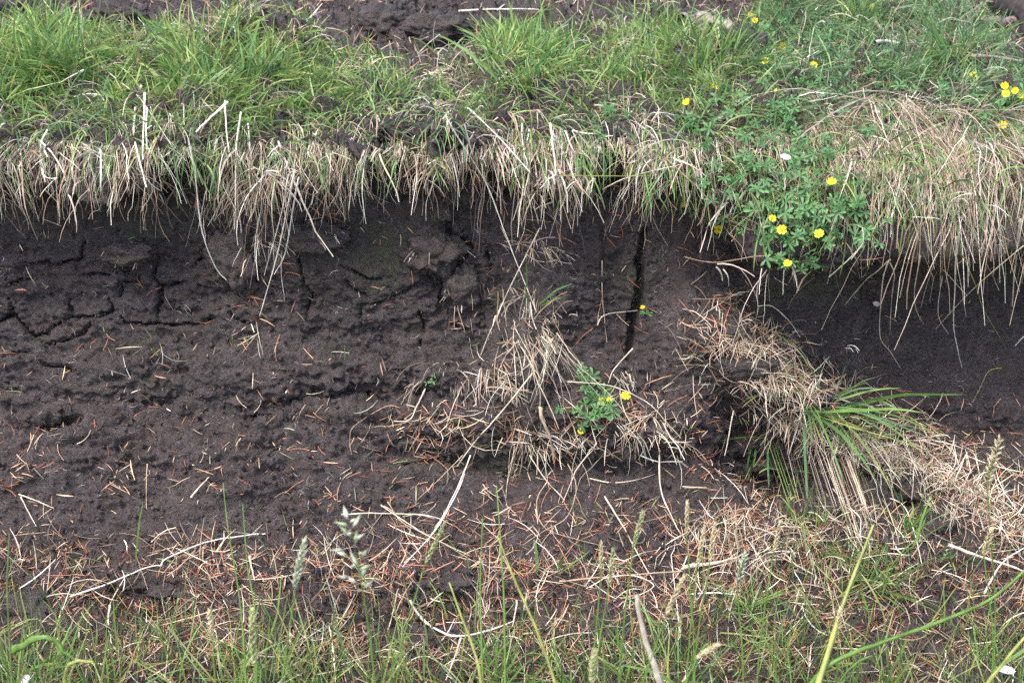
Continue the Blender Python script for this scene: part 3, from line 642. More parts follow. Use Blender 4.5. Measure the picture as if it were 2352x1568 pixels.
 ("thin reddish runner drooping to a forked end on bare peat", 'F', [(190, 500), (100, 630), (30, 715)], .0007, 'b', 'l', .01, .006),
 ("forked pale stalk hanging alone in front of the recessed face", 'F', [(1430, 220), (1340, 300), (1250, 370), (1120, 530)], .0010, 'p', 'h', .05, .03),
 ("long kinked pale straw hanging lowest in the middle of the recess", 'F', [(1420, 230), (1375, 400), (1360, 740), (1430, 850), (1500, 965)], .0009, 'p', 'h', .05, .01),
 ("pale straw hanging straight beside the long kinked one", 'F', [(1430, 240), (1460, 320), (1440, 500), (1430, 720)], .0008, 'p', 'h', .05, .03),
 ("long pale straw swinging outward under the dry drape", 'F', [(1660, 0), (1720, 200), (1870, 370), (1960, 470)], .0012, 'p', 'h', .06, .05),
 ("twin straws hanging longest under the dry drape, end touching peat", 'F', [(1890, 60), (1880, 420), (1870, 690), (1925, 965)], .0011, 'w', 'h', .06, .012),
 ("short curved straw below the edge of the dry drape", 'F', [(1640, 190), (1600, 420), (1610, 560), (1660, 660)], .0009, 'p', 'h', .05, .03),
 ("long straight straw slanting far back under the dry drape", 'F', [(2350, 120), (2000, 420), (1745, 695)], .0009, 'p', 'h', .06, .03),
 ("thick pale blade hanging at the photo's edge", 'F', [(2330, -60), (2290, 250), (2270, 540)], .0017, 'w', 'h', .06, .04),
 ("thin pale straw hanging beside the forked stalk, nearer the tormentil", 'F', [(1240, 0), (1245, 100), (1160, 220)], .0008, 'p', 'h', .05, .04),
 ("green-tinged straw hanging past the leaf rosette over the recess", 'F', [(1590, 0), (1530, 130), (1465, 275)], .0009, 'y', 'h', .05, .04),
 ("straight pale straw in the middle of the drape's lower fringe", 'F', [(1780, 20), (1775, 250), (1770, 480)], .0010, 'p', 'h', .05, .04),
 ("thin straw crossing behind the twin straws of the drape", 'F', [(1990, 0), (2060, 180), (2130, 320), (2180, 430)], .0012, 'p', 'h', .05, .04),
 ("slim green-tinged straw reaching lowest near the photo's edge", 'F', [(1930, 190), (2010, 380), (2080, 570), (2230, 830)], .0009, 'y', 'h', .05, .015),
 ("thin straw ending above the peat beside the long twin straws", 'F', [(1790, 330), (1760, 590), (1830, 730)], .0007, 'p', 'h', .05, .02),
 ("pale straw leaning in from the photo's edge near the floor of the recess", 'F', [(2380, 730), (2330, 770), (2290, 815)], .0010, 'p', 'h', .03, .02),
 ("thin straw leaning out of the litter ridge over bare peat", 'F', [(1510, 1180), (1630, 1250), (1750, 1330)], .0009, 't', 'l', .012, .012),
 ("pale straw arching out below the cascade onto bare peat", 'F', [(520, 540), (620, 545), (730, 640), (810, 755)], .0009, 'p', 'h', .03, .012),
 ("long straw leaning down the front of the litter ridge", 'F', [(390, 1085), (480, 1190), (560, 1280), (680, 1420)], .0012, 'p', 'l', .012, .012),
 ("straight straw hanging from the ridge in front of the hollow", 'F', [(350, 1260), (320, 1420), (290, 1570)], .0011, 'p', 'h', .02, .03),
 ("thin green stalk leaning against the recessed face", 'F', [(2200, 965), (2110, 990), (2050, 1100), (2000, 1200)], .0007, 'y', 'h', .02, .01),
 ("pale weathered stick lying on the floor by the slumped ridge", 'I', [(1830, 615), (2000, 680), (2200, 745), (2352, 800)], .0024, 'p', 'l', .02, .02),
 ("white wiry stem zigzagging below the grass tuft", 'I', [(1260, 260), (1500, 330), (1590, 520), (1650, 760)], .0010, 'w', 'l', .02, .02),
 ("pale jointed stem rising from litter toward the weathered stick", 'I', [(2080, 950), (2150, 820), (2220, 720), (2352, 640)], .0015, 'w', 'l', .04, .04),
 ("pale hooked straw on the grassy hummock", 'I', [(1080, 290), (1160, 370), (1225, 440), (1220, 560)], .0011, 'w', 'l', .02, .02),
 ("level white straw lying at the hummock foot", 'I', [(60, 955), (210, 950), (370, 958)], .0013, 'w', 'l', .02, .02),
 ("broad flat tan dead leaf lying level before the hollow", 'I', [(0, 775), (200, 750), (385, 705)], .0032, 'p', 'l', .012, .02),
 ("thin straw crossing level in front of the lower hollow", 'I', [(0, 215), (150, 222), (420, 240)], .0009, 'p', 'h', .015, .03),
]
for lab, code, pts, r, c, mode, l1, l2 in S:
    straw("dry_straw" if c not in 'yg' else "green_stalk", lab, Z(code, pts), r, c, mode, l1, l2, flat=.45 if r > .0028 else 1.0)

# ---------------------------------------------------------------- tufts
def tuft(name, label, x, y, n, L, W, droop, spread, aim, cols, wts, mat, part, catg, group, mass=0, massL=None, lift=.002, rad=.012, K=7):
    """Empty at the root; the wide blades are parts, the hair-fine rest is one mass."""
    p0, n0 = hit(x, y); p0 = p0 - ray(x, y) * lift
    e = empty(name, p0); tag(e, label, catg, group)
    def make(m, Lm, Wm, fr):
        nw = max(3, m // (3 if part == 'blade' else 6)); kw = rng.integers(nw, size=m)
        P0 = p0 + (rng.normal(0, rad, (nw, 3))[kw] + rng.normal(0, rad * .3, (m, 3))) * np.array([1.4, .6, .45])
        D = np.array(aim, float) + rng.normal(0, spread, (nw, 3))[kw] + rng.normal(0, spread * .33, (m, 3))
        if part == 'straw' and aim[2] < .3: D[:, 2] = np.minimum(D[:, 2], .25)
        c = pal(m, cols, wts, .15)
        tap = 'blade' if part == 'blade' else 'straw'
        return strands(P0, D, Lm * (.22 + 1.0 * rng.random(m) ** (1.4 if part == 'blade' else 2.0)), Wm * (.5 + .8 * rng.random(m)), K, droop * (.3 + 1.2 * rng.random(m)), .05 if part == 'blade' else .10, tap, fr, None, c * .85, c)
    v, f, c = make(n, L, W, part != 'blade')
    k = len(v) // n; kf = len(f) // n
    for i in range(n):
        me = mesh_np(part, v[i * k:(i + 1) * k] - p0, f[:kf], mat, c[i * k:(i + 1) * k])
        o = bpy.data.objects.new(part, me); COL.objects.link(o); o.parent = e
    if mass:
        v, f, c = make(mass, massL or L, W * .5, True)
        me = mesh_np("fine_mass", v - p0, f, mat, c)
        o = bpy.data.objects.new("strand_mass" if part != 'blade' else "blade_mass", me); COL.objects.link(o); o.parent = e; o["kind"] = "stuff"
    return e
# bleached tufts hanging over the lip: x, y, straws, length, aim x, mass, label
HANG = [
 (15, 300, 7, .075, -.2, 70, "pale drooping grass tuft sweeping out at the leftmost end of the lip"),
 (60, 340, 8, .075, .1, 50, "loose pale tuft hanging between the corner tufts of the lip"),
 (165, 345, 8, .07, .0, 50, "loose tan tuft drooping over the lip above the small straw fan"),
 (250, 320, 8, .08, .0, 50, "tan tuft drooping between arching tuft and thick straws"),
 (385, 310, 8, .07, .1, 45, "loose pale tuft just beyond the thick bleached straws"),
 (110, 350, 8, .06, .1, 45, "tan grass tuft hanging below the lush fine turf"),
 (128, 418, 7, .05, .15, 6, "small fan of white straws hanging alone under the lip"),
 (215, 240, 9, .09, .1, 80, "arching pale tuft spilling over the lip beside the lush turf"),
 (320, 270, 10, .10, .05, 60, "dense tan tuft behind the thickest bleached straws"),
 (470, 290, 7, .06, .1, 26, "loose tan tuft above the slanting white blade"),
 (545, 300, 9, .10, .1, 60, "tan tuft trailing long thin straws over the cracked face"),
 (640, 345, 12, .12, .0, 150, "dense pale tuft hanging in a long tapering beard"),
 (700, 300, 9, .07, .1, 110, "short dense tan tuft just beyond the long beard"),
 (790, 270, 8, .07, .0, 90, "tan tuft with many short hairs over the mossy peat"),
 (865, 265, 12, .085, -.25, 90, "white tuft combed aside over the first dark recess"),
 (945, 275, 6, .05, -.1, 22, "thin fringe tuft hanging across the dark recess"),
 (1015, 248, 14, .09, -.1, 90, "spreading white tuft at the highest point of the lip"),
 (1075, 270, 10, .08, .35, 90, "tan tuft falling aside beneath the highest point of the lip"),
 (1130, 320, 9, .06, .3, 90, "short brownish tuft above the peat column"),
 (1205, 310, 8, .06, -.1, 80, "curly tan tuft above the face clump"),
 (1270, 300, 16, .125, .0, 110, "long white tuft hanging straight to the knot of straws"),
 (1280, 400, 12, .05, .1, 14, "short white fan of straws hanging from the straw knot"),
 (1335, 290, 8, .06, .1, 40, "pale tuft overhanging the second dark recess"),
 (1415, 290, 6, .05, .2, 22, "thin pale tuft hanging in front of the second dark recess"),
 (1455, 240, 10, .09, .2, 80, "pale spray of straws high on the lip near the flowers"),
 (1500, 300, 10, .10, .1, 90, "tan tuft trailing past the second dark recess"),
 (1560, 350, 10, .07, -.5, 110, "brownish tuft combed sideways under the yellow flower"),
 (1610, 395, 9, .07, -.4, 110, "tangled tan tuft at the step down of the lip"),
 (1690, 430, 9, .075, -.1, 90, "tan tuft beneath the tormentil leaves beside the step"),
 (1780, 610, 12, .085, -.35, 30, "reddish beard of runners at the foot of the tormentil cascade"),
 (1900, 300, 8, .10, .0, 120, "brown tuft hidden under the tormentil leaves"),
 (1975, 270, 10, .13, -.05, 150, "brown hanging grass beside the tormentil cascade"),
 (2040, 245, 12, .16, -.1, 170, "long tan drape of dead grass, first beyond the tormentil"),
 (2105, 250, 13, .18, -.1, 170, "long grey-tan drape of dead grass in the middle of the overhang"),
 (2170, 260, 13, .19, -.15, 170, "longest drape of dead grass with white straws crossing it"),
 (2235, 290, 12, .18, -.1, 150, "drape of dead grass with green blades hanging through it"),
 (2300, 320, 12, .17, -.2, 150, "drape of dead grass near the rightmost end of the overhang"),
 (2365, 380, 10, .15, -.1, 120, "rightmost pale drape of dead grass cut by the photo edge"),
]
for x, y, n, L, ax, mass, lab in HANG:
    dark = x > 1850
    L *= 1.05 if dark or x == 1780 else (1.05 if x in (215, 320, 545, 640, 865, 1015, 1270, 1500) else .7 + .3 * ((x * 3) % 7) / 6)
    tuft("hanging_grass_tuft", lab, x, y, n, L, .0016, .26 if not dark else .2, .48 if not dark else .36, (ax, -.75, .1), DRY, [2, 3, 3.5, 1, 3] if dark else [3, 2.6, 1.8, 2.8, 2.2], M_STRAW, "straw", "grass tuft", "dead grass tufts hanging over the lip", int(mass * (.5 if dark else .3 + .4 * ((x * 7) % 5) / 4)), L * .95, .004, .016, 8)
# green tufts: x, y, blades, length, width, droop, spread, aim, mass, label
GT = [
 (1185, 190, 26, .085, .0026, .08, .5, (0, -.1, 1), 30, "tall bright green tuft standing alone at the top of the bank"),
 (60, 190, 26, .08, .0022, .08, .4, (.1, -.1, 1), 160, "lush fine-leaved green tuft filling the top corner"),
 (150, 170, 24, .075, .0026, .08, .4, (.1, 0, 1), 120, "bright green tuft leaning beside the lush corner tuft"),
 (410, 195, 20, .05, .0065, .12, .55, (0, -.4, .9), 20, "broad-leaved bright green tuft above the thick straws"),
 (520, 200, 16, .055, .0048, .1, .5, (.2, -.2, .9), 30, "broad-leaved green tuft sloping along the turf"),
 (610, 165, 22, .06, .0025, .08, .45, (0, -.1, 1), 60, "dense short green tuft at the back of the turf"),
 (760, 205, 18, .045, .0018, .1, .5, (0, -.2, .9), 90, "low mat of fine green blades on the middle lip"),
 (1010, 230, 16, .045, .0018, .1, .5, (0, -.3, .8), 80, "fine green tuft crowning the spreading white tuft"),
 (1400, 185, 18, .06, .0020, .06, .35, (.1, -.1, 1), 50, "upright thin green tuft beside the tall bright tuft"),
 (1500, 190, 18, .075, .0028, .08, .4, (.2, -.1, 1), 40, "green tuft with long blades just left of the flowers"),
 (1610, 160, 20, .09, .0028, .06, .35, (.1, -.1, 1), 40, "tall green tuft among the upper yellow flowers"),
 (1960, 60, 18, .08, .0026, .08, .45, (.2, -.1, 1), 80, "deep green tuft below the dark pine sprig"),
 (2200, 130, 18, .09, .0024, .12, .5, (-.3, -.4, .8), 80, "green tuft sweeping down at the top of the overhang"),
 (1900, 940, 34, .14, .0030, .12, .5, (.5, -.6, .30), 30, "long-bladed green tuft growing out of the slumped ridge"),
 (1250, 712, 6, .075, .0024, .02, .32, (.15, -.35, 1), 0, "small green grass sprout on the face above the pale clump"),
 (1005, 385, 5, .05, .0024, .1, .5, (-.2, -.8, .5), 0, "tiny green sprout hanging under the highest lip"),
 (903, 385, 5, .045, .0022, .12, .4, (-.5, -.8, .1), 0, "tiny drooping green sprout beside the dark recess"),
 (801, 830, 4, .03, .0016, .03, .3, (0, -.4, 1), 0, "tiny green sprout standing alone on the middle face"),
 (1760, 1000, 9, .09, .0030, .2, .3, (-.3, -.7, 0), 6, "green blades hanging into the hollow under the slumped ridge"),
 (1830, 1090, 7, .07, .0034, .12, .45, (.1, -.7, .4), 4, "few green blades at the bottom of the hollow"),
 (2090, 1230, 14, .08, .0026, .08, .5, (.2, -.3, .9), 10, "green tuft between hummock and slumped litter ridge"),
 (1930, 1270, 12, .05, .0016, .08, .5, (0, -.2, .9), 90, "fine green tuft on top of the grassy hummock"),
 (60, 1560, 14, .10, .0035, .1, .4, (.1, 0, 1), 30, "green tuft in the bottom corner with curling blades"),
 (250, 1590, 14, .075, .0020, .06, .4, (0, 0, 1), 60, "fine green tuft on the floor beside the corner tuft"),
 (545, 1575, 16, .10, .0024, .05, .35, (.1, 0, 1), 50, "upright green tuft with tall thin stems on the floor"),
 (660, 1590, 14, .08, .0024, .06, .4, (.1, 0, 1), 50, "green tuft at the bottom below the red litter"),
 (930, 1580, 16, .085, .0030, .08, .45, (.2, 0, 1), 40, "green tuft below the white bowl-shaped straw"),
 (1140, 1560, 22, .115, .0030, .05, .33, (.1, 0, 1), 60, "dense tall green tuft in the middle of the floor"),
 (1300, 1590, 16, .085, .0034, .08, .45, (-.1, 0, 1), 40, "broad green tuft beside the dense middle one"),
 (1440, 1560, 16, .095, .0026, .06, .4, (0, 0, 1), 50, "green tuft around the broad dead blade"),
 (1600, 1530, 16, .075, .0022, .06, .4, (.1, 0, 1), 60, "green tuft beneath the buff seed heads"),
 (1790, 1500, 18, .11, .0024, .05, .3, (.1, 0, 1), 50, "tall thin green tuft before the hummock"),
 (2040, 1590, 14, .10, .0026, .06, .35, (-.1, 0, 1), 40, "green tuft crossed by the thick green stem"),
 (2250, 1540, 14, .10, .0022, .05, .35, (0, 0, 1), 50, "green tuft in the rightmost bottom corner"),
 (1250, 1320, 7, .05, .0034, .06, .5, (.1, -.2, .9), 0, "small broad-bladed sprout on the litter below the loops"),
 (565, 780, 7, .018, .0010, .05, .6, (0, -.6, .6), 10, "tiny needle-leaved green sprig lying on the middle face"),
 (325, 775, 7, .018, .0010, .05, .6, (0, -.6, .6), 10, "tiny needle-leaved green sprig at the end of the cracks"),
]
GT += [
 (1795, 900, 9, .05, .0016, .08, .5, (.1, -.5, .8), 30, "fine green blades sprouting on the upper slumped ridge"),
 (1740, 850, 7, .04, .0014, .08, .5, (.1, -.5, .8), 20, "short fine green blades at the head of the slumped ridge"),
 (1960, 1010, 9, .06, .0018, .10, .5, (.2, -.6, .6), 24, "fine green blades beside the long-bladed ridge tuft"),
 (2060, 1075, 8, .06, .0018, .10, .5, (.2, -.6, .6), 20, "thin green blades where the ridge turns outward"),
 (1850, 1190, 10, .07, .0018, .06, .4, (0, -.3, 1), 40, "upright fine green blades on the near side of the hummock"),
 (2000, 1330, 12, .08, .0024, .07, .4, (.1, -.2, 1), 60, "green tuft low on the flank of the hummock"),
 (1700, 1400, 12, .08, .0022, .06, .4, (.1, -.1, 1), 50, "green tuft at the foot of the hummock by the buff heads"),
]
for x, y, n, L, W, dr, sp, aim, mass, lab in GT:
    if y > 1480: n = int(n * .55); W *= .85
    tuft("green_grass_tuft", lab, x, y, n, L, W, dr, sp, aim, GREEN, [4, 2.5, 3, 1], M_GRASS, "blade", "grass tuft", "green grass tufts", int(mass * .5) if y > 1400 else mass, L * .75, .002, .010, 7)
# dry clumps on the face
for x, y, n, L, aim, mass, rad, lab in [
 (1228, 775, 30, .125, (.34, -.30, -.6), 60, .016, "pale dead grass clump sticking out of the middle of the face"),
 (1225, 735, 14, .05, (.1, -.5, .5), 60, .014, "ragged sod of short dead stems crowning the middle clump"),
 (1195, 670, 8, .04, (0, -.5, .2), 40, .010, "small wisp of dead grass above the middle clump"),
 (1215, 555, 10, .045, (.2, -.6, .1), 40, .012, "dead grass wisp held by the upper crossing straws"),
 (1120, 860, 10, .06, (-.2, -.5, .1), 90, .018, "brownish grass clump on the ledge beside the middle clump"),
 (1430, 855, 7, .04, (.1, -.6, -.2), 12, .005, "small spiky dead tuft at the foot of the groove"),
 (1700, 790, 12, .06, (-.1, -.6, .4), 120, .02, "dead grass clump at the head of the slumped ridge"),
 (1790, 880, 12, .06, (.1, -.6, .3), 130, .02, "dead grass clump in the upper middle of the slumped ridge"),
 (1850, 960, 12, .07, (-.1, -.7, .2), 130, .02, "dead grass clump around the long-bladed green tuft"),
 (2030, 1030, 10, .06, (.2, -.6, .3), 110, .02, "dead grass clump where the ridge turns outward"),
 (2180, 1100, 10, .05, (.2, -.6, .3), 110, .02, "reddish dead grass clump low on the slumped ridge"),
 (1250, 1010, 9, .08, (.1, -.7, -.1), 70, .02, "dead grass hanging off the ledge under the middle clump"),
 (1470, 975, 8, .06, (.1, -.6, .1), 80, .02, "wiry dead grass tangle at the end of the ledge"),
 (1880, 1230, 10, .05, (0, -.5, .5), 140, .03, "dead grass mop on the crown of the hummock"),
 (1680, 1190, 9, .06, (.1, -.5, .5), 80, .02, "dead grass clump at the mouth of the hollow"),
 (298, 572, 5, .025, (0, -.6, .1), 26, .010, "short root hairs bristling from the clod in the cracked face"),
 (722, 540, 6, .03, (0, -.6, .1), 34, .012, "short dead bits bristling over the vertical crack"),
 (1000, 570, 6, .03, (0, -.6, -.1), 34, .014, "short dead roots bristling beside the peat column"),
 (1062, 650, 6, .035, (0, -.6, -.2), 34, .012, "short dead roots at the foot of the peat column"),
 (1940, 1010, 10, .06, (.2, -.6, .2), 110, .02, "dead grass clump just beyond the long-bladed ridge tuft"),
 (2110, 1065, 9, .06, (.2, -.6, .3), 100, .02, "dead grass clump in the lower middle of the slumped ridge"),
 (2270, 1160, 9, .05, (.2, -.6, .3), 100, .02, "reddish dead grass clump at the lowest end of the slumped ridge"),
 (620, 560, 9, .06, (0, -.7, -.2), 50, .015, "hairy dead roots on the crumbly lump of the face"),
]:
    tuft("dead_grass_clump", lab, x, y, n, L, .0014, .09 if n == 30 else .16, .34 if n == 30 else .5, aim, DRY, [3, 3, 1.5, 2, 2], M_STRAW, "straw", "grass clump", "dead grass clumps on the face", int(mass * (1.5 if x > 1640 else 1)), L * .75, .003, rad, 7)

# ---------------------------------------------------------------- tormentil
def leaf_mesh(nl, size, seed):
    r = np.random.default_rng(seed); Vs, Fs, Cs, o = [], [], [], 0
    for i in range(nl):
        a = (i - (nl - 1) / 2) * (5.0 / nl) + r.normal(0, .08); l = size * (1 - .12 * abs(i - (nl - 1) / 2)) * (.9 + .2 * r.random())
        s = np.array([0.02, .3, .55, .75, .86, 1.0]); wd = np.array([.03, .09, .15, .17, .12, .04]) * l
        cx, sx = math.cos(a), math.sin(a); rows = []
        for q, ww in zip(s, wd):
            zc = l * (.18 * q - .22 * q * q)
            for side in (-1, 0, 1):
                tooth = .03 * l if (side and q in (.75, .86)) else 0
                u, v_ = q * l + tooth * .6, side * ww
                rows.append((u * sx + v_ * cx, u * cx - v_ * sx, zc + (abs(side) * ww * .45)))
        rows = np.array(rows); Vs.append(rows)
        for k in range(5):
            for q in (0, 1):
                b = o + k * 3 + q; Fs.append((b, b + 1, b + 4, b + 3))
        base = np.array((.09, .21, .07)) * (1 + r.normal(0, .12)); Cs.append(np.tile(base, (18, 1)) * np.repeat(np.linspace(.85, 1.15, 6), 3)[:, None]); o += 18
    return mesh_np("leaf", np.concatenate(Vs), np.array(Fs), M_LEAF, np.concatenate(Cs))
LEAVES = [leaf_mesh(5, .0125, 1), leaf_mesh(5, .0145, 2), leaf_mesh(7, .013, 3), leaf_mesh(3, .010, 4), leaf_mesh(5, .011, 5)]
def petal_mesh():
    s = np.array([0, .3, .6, .85, 1.0]); wd = np.array([.10, .42, .62, .55, .30]); rows = []
    for q, ww in zip(s, wd):
        for side in (-1, 0, 1):
            rows.append((side * ww * .0052, .0008 + .0052 * q - (.0008 if side == 0 and q == 1 else 0), .0013 * q * q + .0006 * abs(side)))
    f = [(k * 3 + q, k * 3 + q + 1, k * 3 + q + 4, k * 3 + q + 3) for k in range(4) for q in (0, 1)]
    return mesh_np("petal", np.array(rows), np.array(f), M_PETAL, np.array((.78, .62, .03)) * np.repeat([.75, .92, 1.0, 1.0, .95], 3)[:, None])
def disc_mesh():
    rings = [(0.0001, .0012), (.0007, .0013), (.0014, .0008), (.0017, .0001)]; m = 9; v = []
    for r, z in rings:
        for k in range(m): v.append((r * math.cos(k / m * 6.2832), r * math.sin(k / m * 6.2832), z + .0003 * (k % 2)))
    f = [(i * m + k, i * m + (k + 1) % m, (i + 1) * m + (k + 1) % m, (i + 1) * m + k) for i in range(3) for k in range(m)]
    return mesh_np("flower_centre", np.array(v), np.array(f), M_PETAL, np.tile((.62, .42, .02), (len(v), 1)))
PETAL, DISC = petal_mesh(), disc_mesh()
def frame(loc, normal, spin, sc=1.0):
    z = Vector(normal).normalized(); x = z.orthogonal().normalized(); y = z.cross(x)
    m = Matrix((x, y, z)).transposed().to_4x4(); m = m @ Matrix.Rotation(spin, 4, 'Z') @ Matrix.Scale(sc, 4)
    m.translation = Vector(loc); return m
def tormentil(label, cx, cy, spread, nleaf, flowers=(), lift=.012, name="tormentil_plant", group="tormentil plants on the bank", leafset=(0, 1, 2, 4)):
    p0, n0 = hit(cx, cy)
    e = empty(name, p0); tag(e, label, "flowering plant" if flowers else "herb", group)
    M0 = Matrix.Translation(Vector(p0)); I0 = M0.inverted(); stems = []
    for i in range(int(nleaf * 1.35)):
        x, y = cx + rng.normal(0, spread), cy + rng.normal(0, spread * .8)
        q = at(x, y, lift + .018 * rng.random())
        o = bpy.data.objects.new("leaf", LEAVES[leafset[rng.integers(len(leafset))]]); COL.objects.link(o); o.parent = e
        nrm = -ray(x, y) * .6 + up * .55 + rng.normal(0, .38, 3)
        o.matrix_local = I0 @ frame(q, nrm, rng.random() * 6.28, (.54 + .42 * rng.random()) * (.6 if name == 'seedling' else 1))
        mid = (p0 + q) / 2 + np.array([0, -.008, .004]); stems.append(tube([p0 + rng.normal(0, .003, 3), mid, q], .0005, .0004, 4, 4))
    for fx, fy, fl, sc in flowers:
        q = at(fx, fy, fl)
        nrm = -ray(fx, fy) * .8 + up * .45 + rng.normal(0, .22, 3)
        fo = bpy.data.objects.new("flower" if sc > .55 else "flower_bud", DISC); COL.objects.link(fo); fo.parent = e
        fo.matrix_local = I0 @ frame(q, nrm, rng.random() * 6.28, sc * .82)
        for k in range(4):
            po = bpy.data.objects.new("petal", PETAL); COL.objects.link(po); po.parent = fo
            po.matrix_local = Matrix.Rotation(k * math.pi / 2 + rng.normal(0, .08), 4, 'Z') @ Matrix.Rotation((.05 if sc > .55 else 1.0) + rng.normal(0, .1), 4, 'X')
        mid = (p0 + q) / 2 + np.array([0, -.012, .0]); stems.append(tube([p0, mid, q - np.array(nrm) * .002], .00055, .00045, 4, 5))
    if stems:
        v, f, c = cat([(a, b, np.tile((.13, .15, .05), (len(a), 1))) for a, b in stems])
        o = bpy.data.objects.new("stem", mesh_np("stem", v - p0, f, M_LEAF, c)); COL.objects.link(o); o.parent = e
    return e
T = [
 ("tormentil with one open yellow flower out on the lip edge", 1600, 262, 30, 8, [(1578, 235, .04, 1)]),
 ("tormentil with a flower near the tall green blades", 1650, 225, 28, 7, [(1641, 200, .03, .9)]),
 ("tormentil with a small half-open flower in mid turf", 1785, 235, 32, 9, [(1784, 209, .02, .85)]),
 ("tormentil flowering beside the pale straw crook", 1765, 165, 28, 6, [(1758, 140, .03, 1)]),
 ("tormentil with a clear open flower at mid height of the upper turf", 1885, 190, 34, 9, [(1868, 150, .03, 1.05)]),
 ("tormentil bearing two flowers close together beneath the pine sprig", 1815, 125, 32, 7, [(1797, 106, .03, 1), (1826, 87, .03, .8)]),
 ("tormentil bearing two flowers near the top of the photo", 1745, 70, 26, 5, [(1733, 46, .03, .9), (1723, 33, .03, .8)]),
 ("tormentil flowering right at the tip of the dark pine sprig", 1790, 65, 24, 5, [(1786, 39, .03, 1)]),
 ("topmost tormentil flowering in the deep green turf", 2005, 40, 28, 6, [(2004, 16, .03, 1.05)]),
 ("tormentil flowering above the dry drape of the overhang", 2230, 200, 30, 7, [(2235, 173, .03, 1)]),
 ("tormentil with a tight bunch of flowers at the rightmost edge", 2310, 235, 30, 7, [(2307, 197, .03, 1), (2311, 215, .04, 1), (2331, 208, .03, .9), (2345, 220, .03, .9)]),
 ("tormentil with a dull bud between the bunch and the drape", 2265, 240, 24, 6, [(2265, 220, .03, .5)]),
 ("tormentil flowering lowest at the rightmost edge of the overhang", 2300, 310, 28, 6, [(2304, 287, .03, 1.05)]),
 ("tormentil with a single big flower on the brown hanging grass", 1900, 440, 46, 10, [(1910, 418, .035, 1.1)]),
 ("tormentil in the cascade with a small flower above the pair", 1765, 480, 44, 11, [(1774, 501, .03, .85)]),
 ("tormentil in the cascade with a large flower, middle of three", 1815, 545, 40, 12, [(1796, 528, .035, 1.15)]),
 ("tormentil in the cascade with a large flower, outer of three", 1890, 560, 42, 12, [(1881, 538, .035, 1.15), (1936, 560, .02, .4)]),
 ("tormentil flowering alone over bare peat beside the cascade", 1670, 510, 36, 8, [(1649, 527, .04, 1.05)]),
 ("lowest tormentil of the cascade with its flower hanging over shade", 1820, 600, 30, 10, [(1809, 605, .035, .95), (1770, 618, .02, .4), (1868, 633, .03, .45)]),
 ("tormentil with a bud beneath the white petal", 1740, 385, 40, 10, [(1728, 351, .02, .5)]),
 ("tormentil with a bud against the brownish lip tuft", 1590, 455, 26, 4, [(1568, 471, .03, .6)]),
 ("tormentil bush on the ledge with three yellow flowers", 1375, 935, 26, 20, [(1437, 909, .03, 1.15), (1380, 922, .025, .95), (1399, 918, .03, .7)]),
 ("small leafy tormentil climbing beside the middle clump", 1345, 860, 20, 8, []),
 ("tormentil with one small flower drooping below the ledge", 1325, 955, 22, 5, [(1334, 990, .03, .85)]),
 ("lone tiny yellow tormentil flower at the vertical groove", 1478, 722, 4, 1, [(1476, 706, .01, .6)]),
 ("leafy tormentil without flowers above the white petal", 1800, 310, 42, 13, []),
 ("leafy tormentil on the lip below the first open flower", 1690, 290, 40, 11, []),
 ("leafy tormentil in the middle of the cascade", 1850, 470, 44, 13, []),
 ("leafy tormentil spreading beside the white petal", 1860, 360, 40, 12, []),
 ("leafy tormentil hanging out over the shaded recess", 2015, 530, 26, 7, []),
 ("leafy tormentil low among the brown hanging grass", 1960, 480, 36, 8, []),
 ("leafy tormentil in the turf above the overhang", 2020, 190, 60, 14, []),
 ("leafy tormentil at the top of the overhang", 2120, 180, 55, 12, []),
 ("leafy tormentil in the upper turf under the pine sprig", 1900, 100, 50, 12, []),
 ("leafy tormentil along the edge of the flowery turf", 1720, 225, 44, 12, []),
 ("leafy tormentil in the middle of the flowery turf", 1830, 255, 44, 13, []),
 ("leafy tormentil between the flowery turf and the drape", 1960, 290, 48, 12, []),
 ("leafy tormentil sprig high on the lip by the white tuft", 1385, 275, 22, 6, []),
 ("leafy tormentil in the shade under the single big flower", 1800, 430, 40, 12, []),
 ("leafy tormentil at the step of the lip", 1660, 390, 40, 10, []),
]
for lab, cx, cy, sp, nl, fl in T: tormentil(lab, cx, cy, sp, nl, fl)
tormentil("tiny pale green seedling alone on the face above the litter ledge", 990, 873, 7, 5, (), .006, "seedling", None, (3,))
tormentil("tiny green seedling on the floor under the weathered stick", 2175, 1285, 10, 6, (), .008, "seedling", None, (3,))

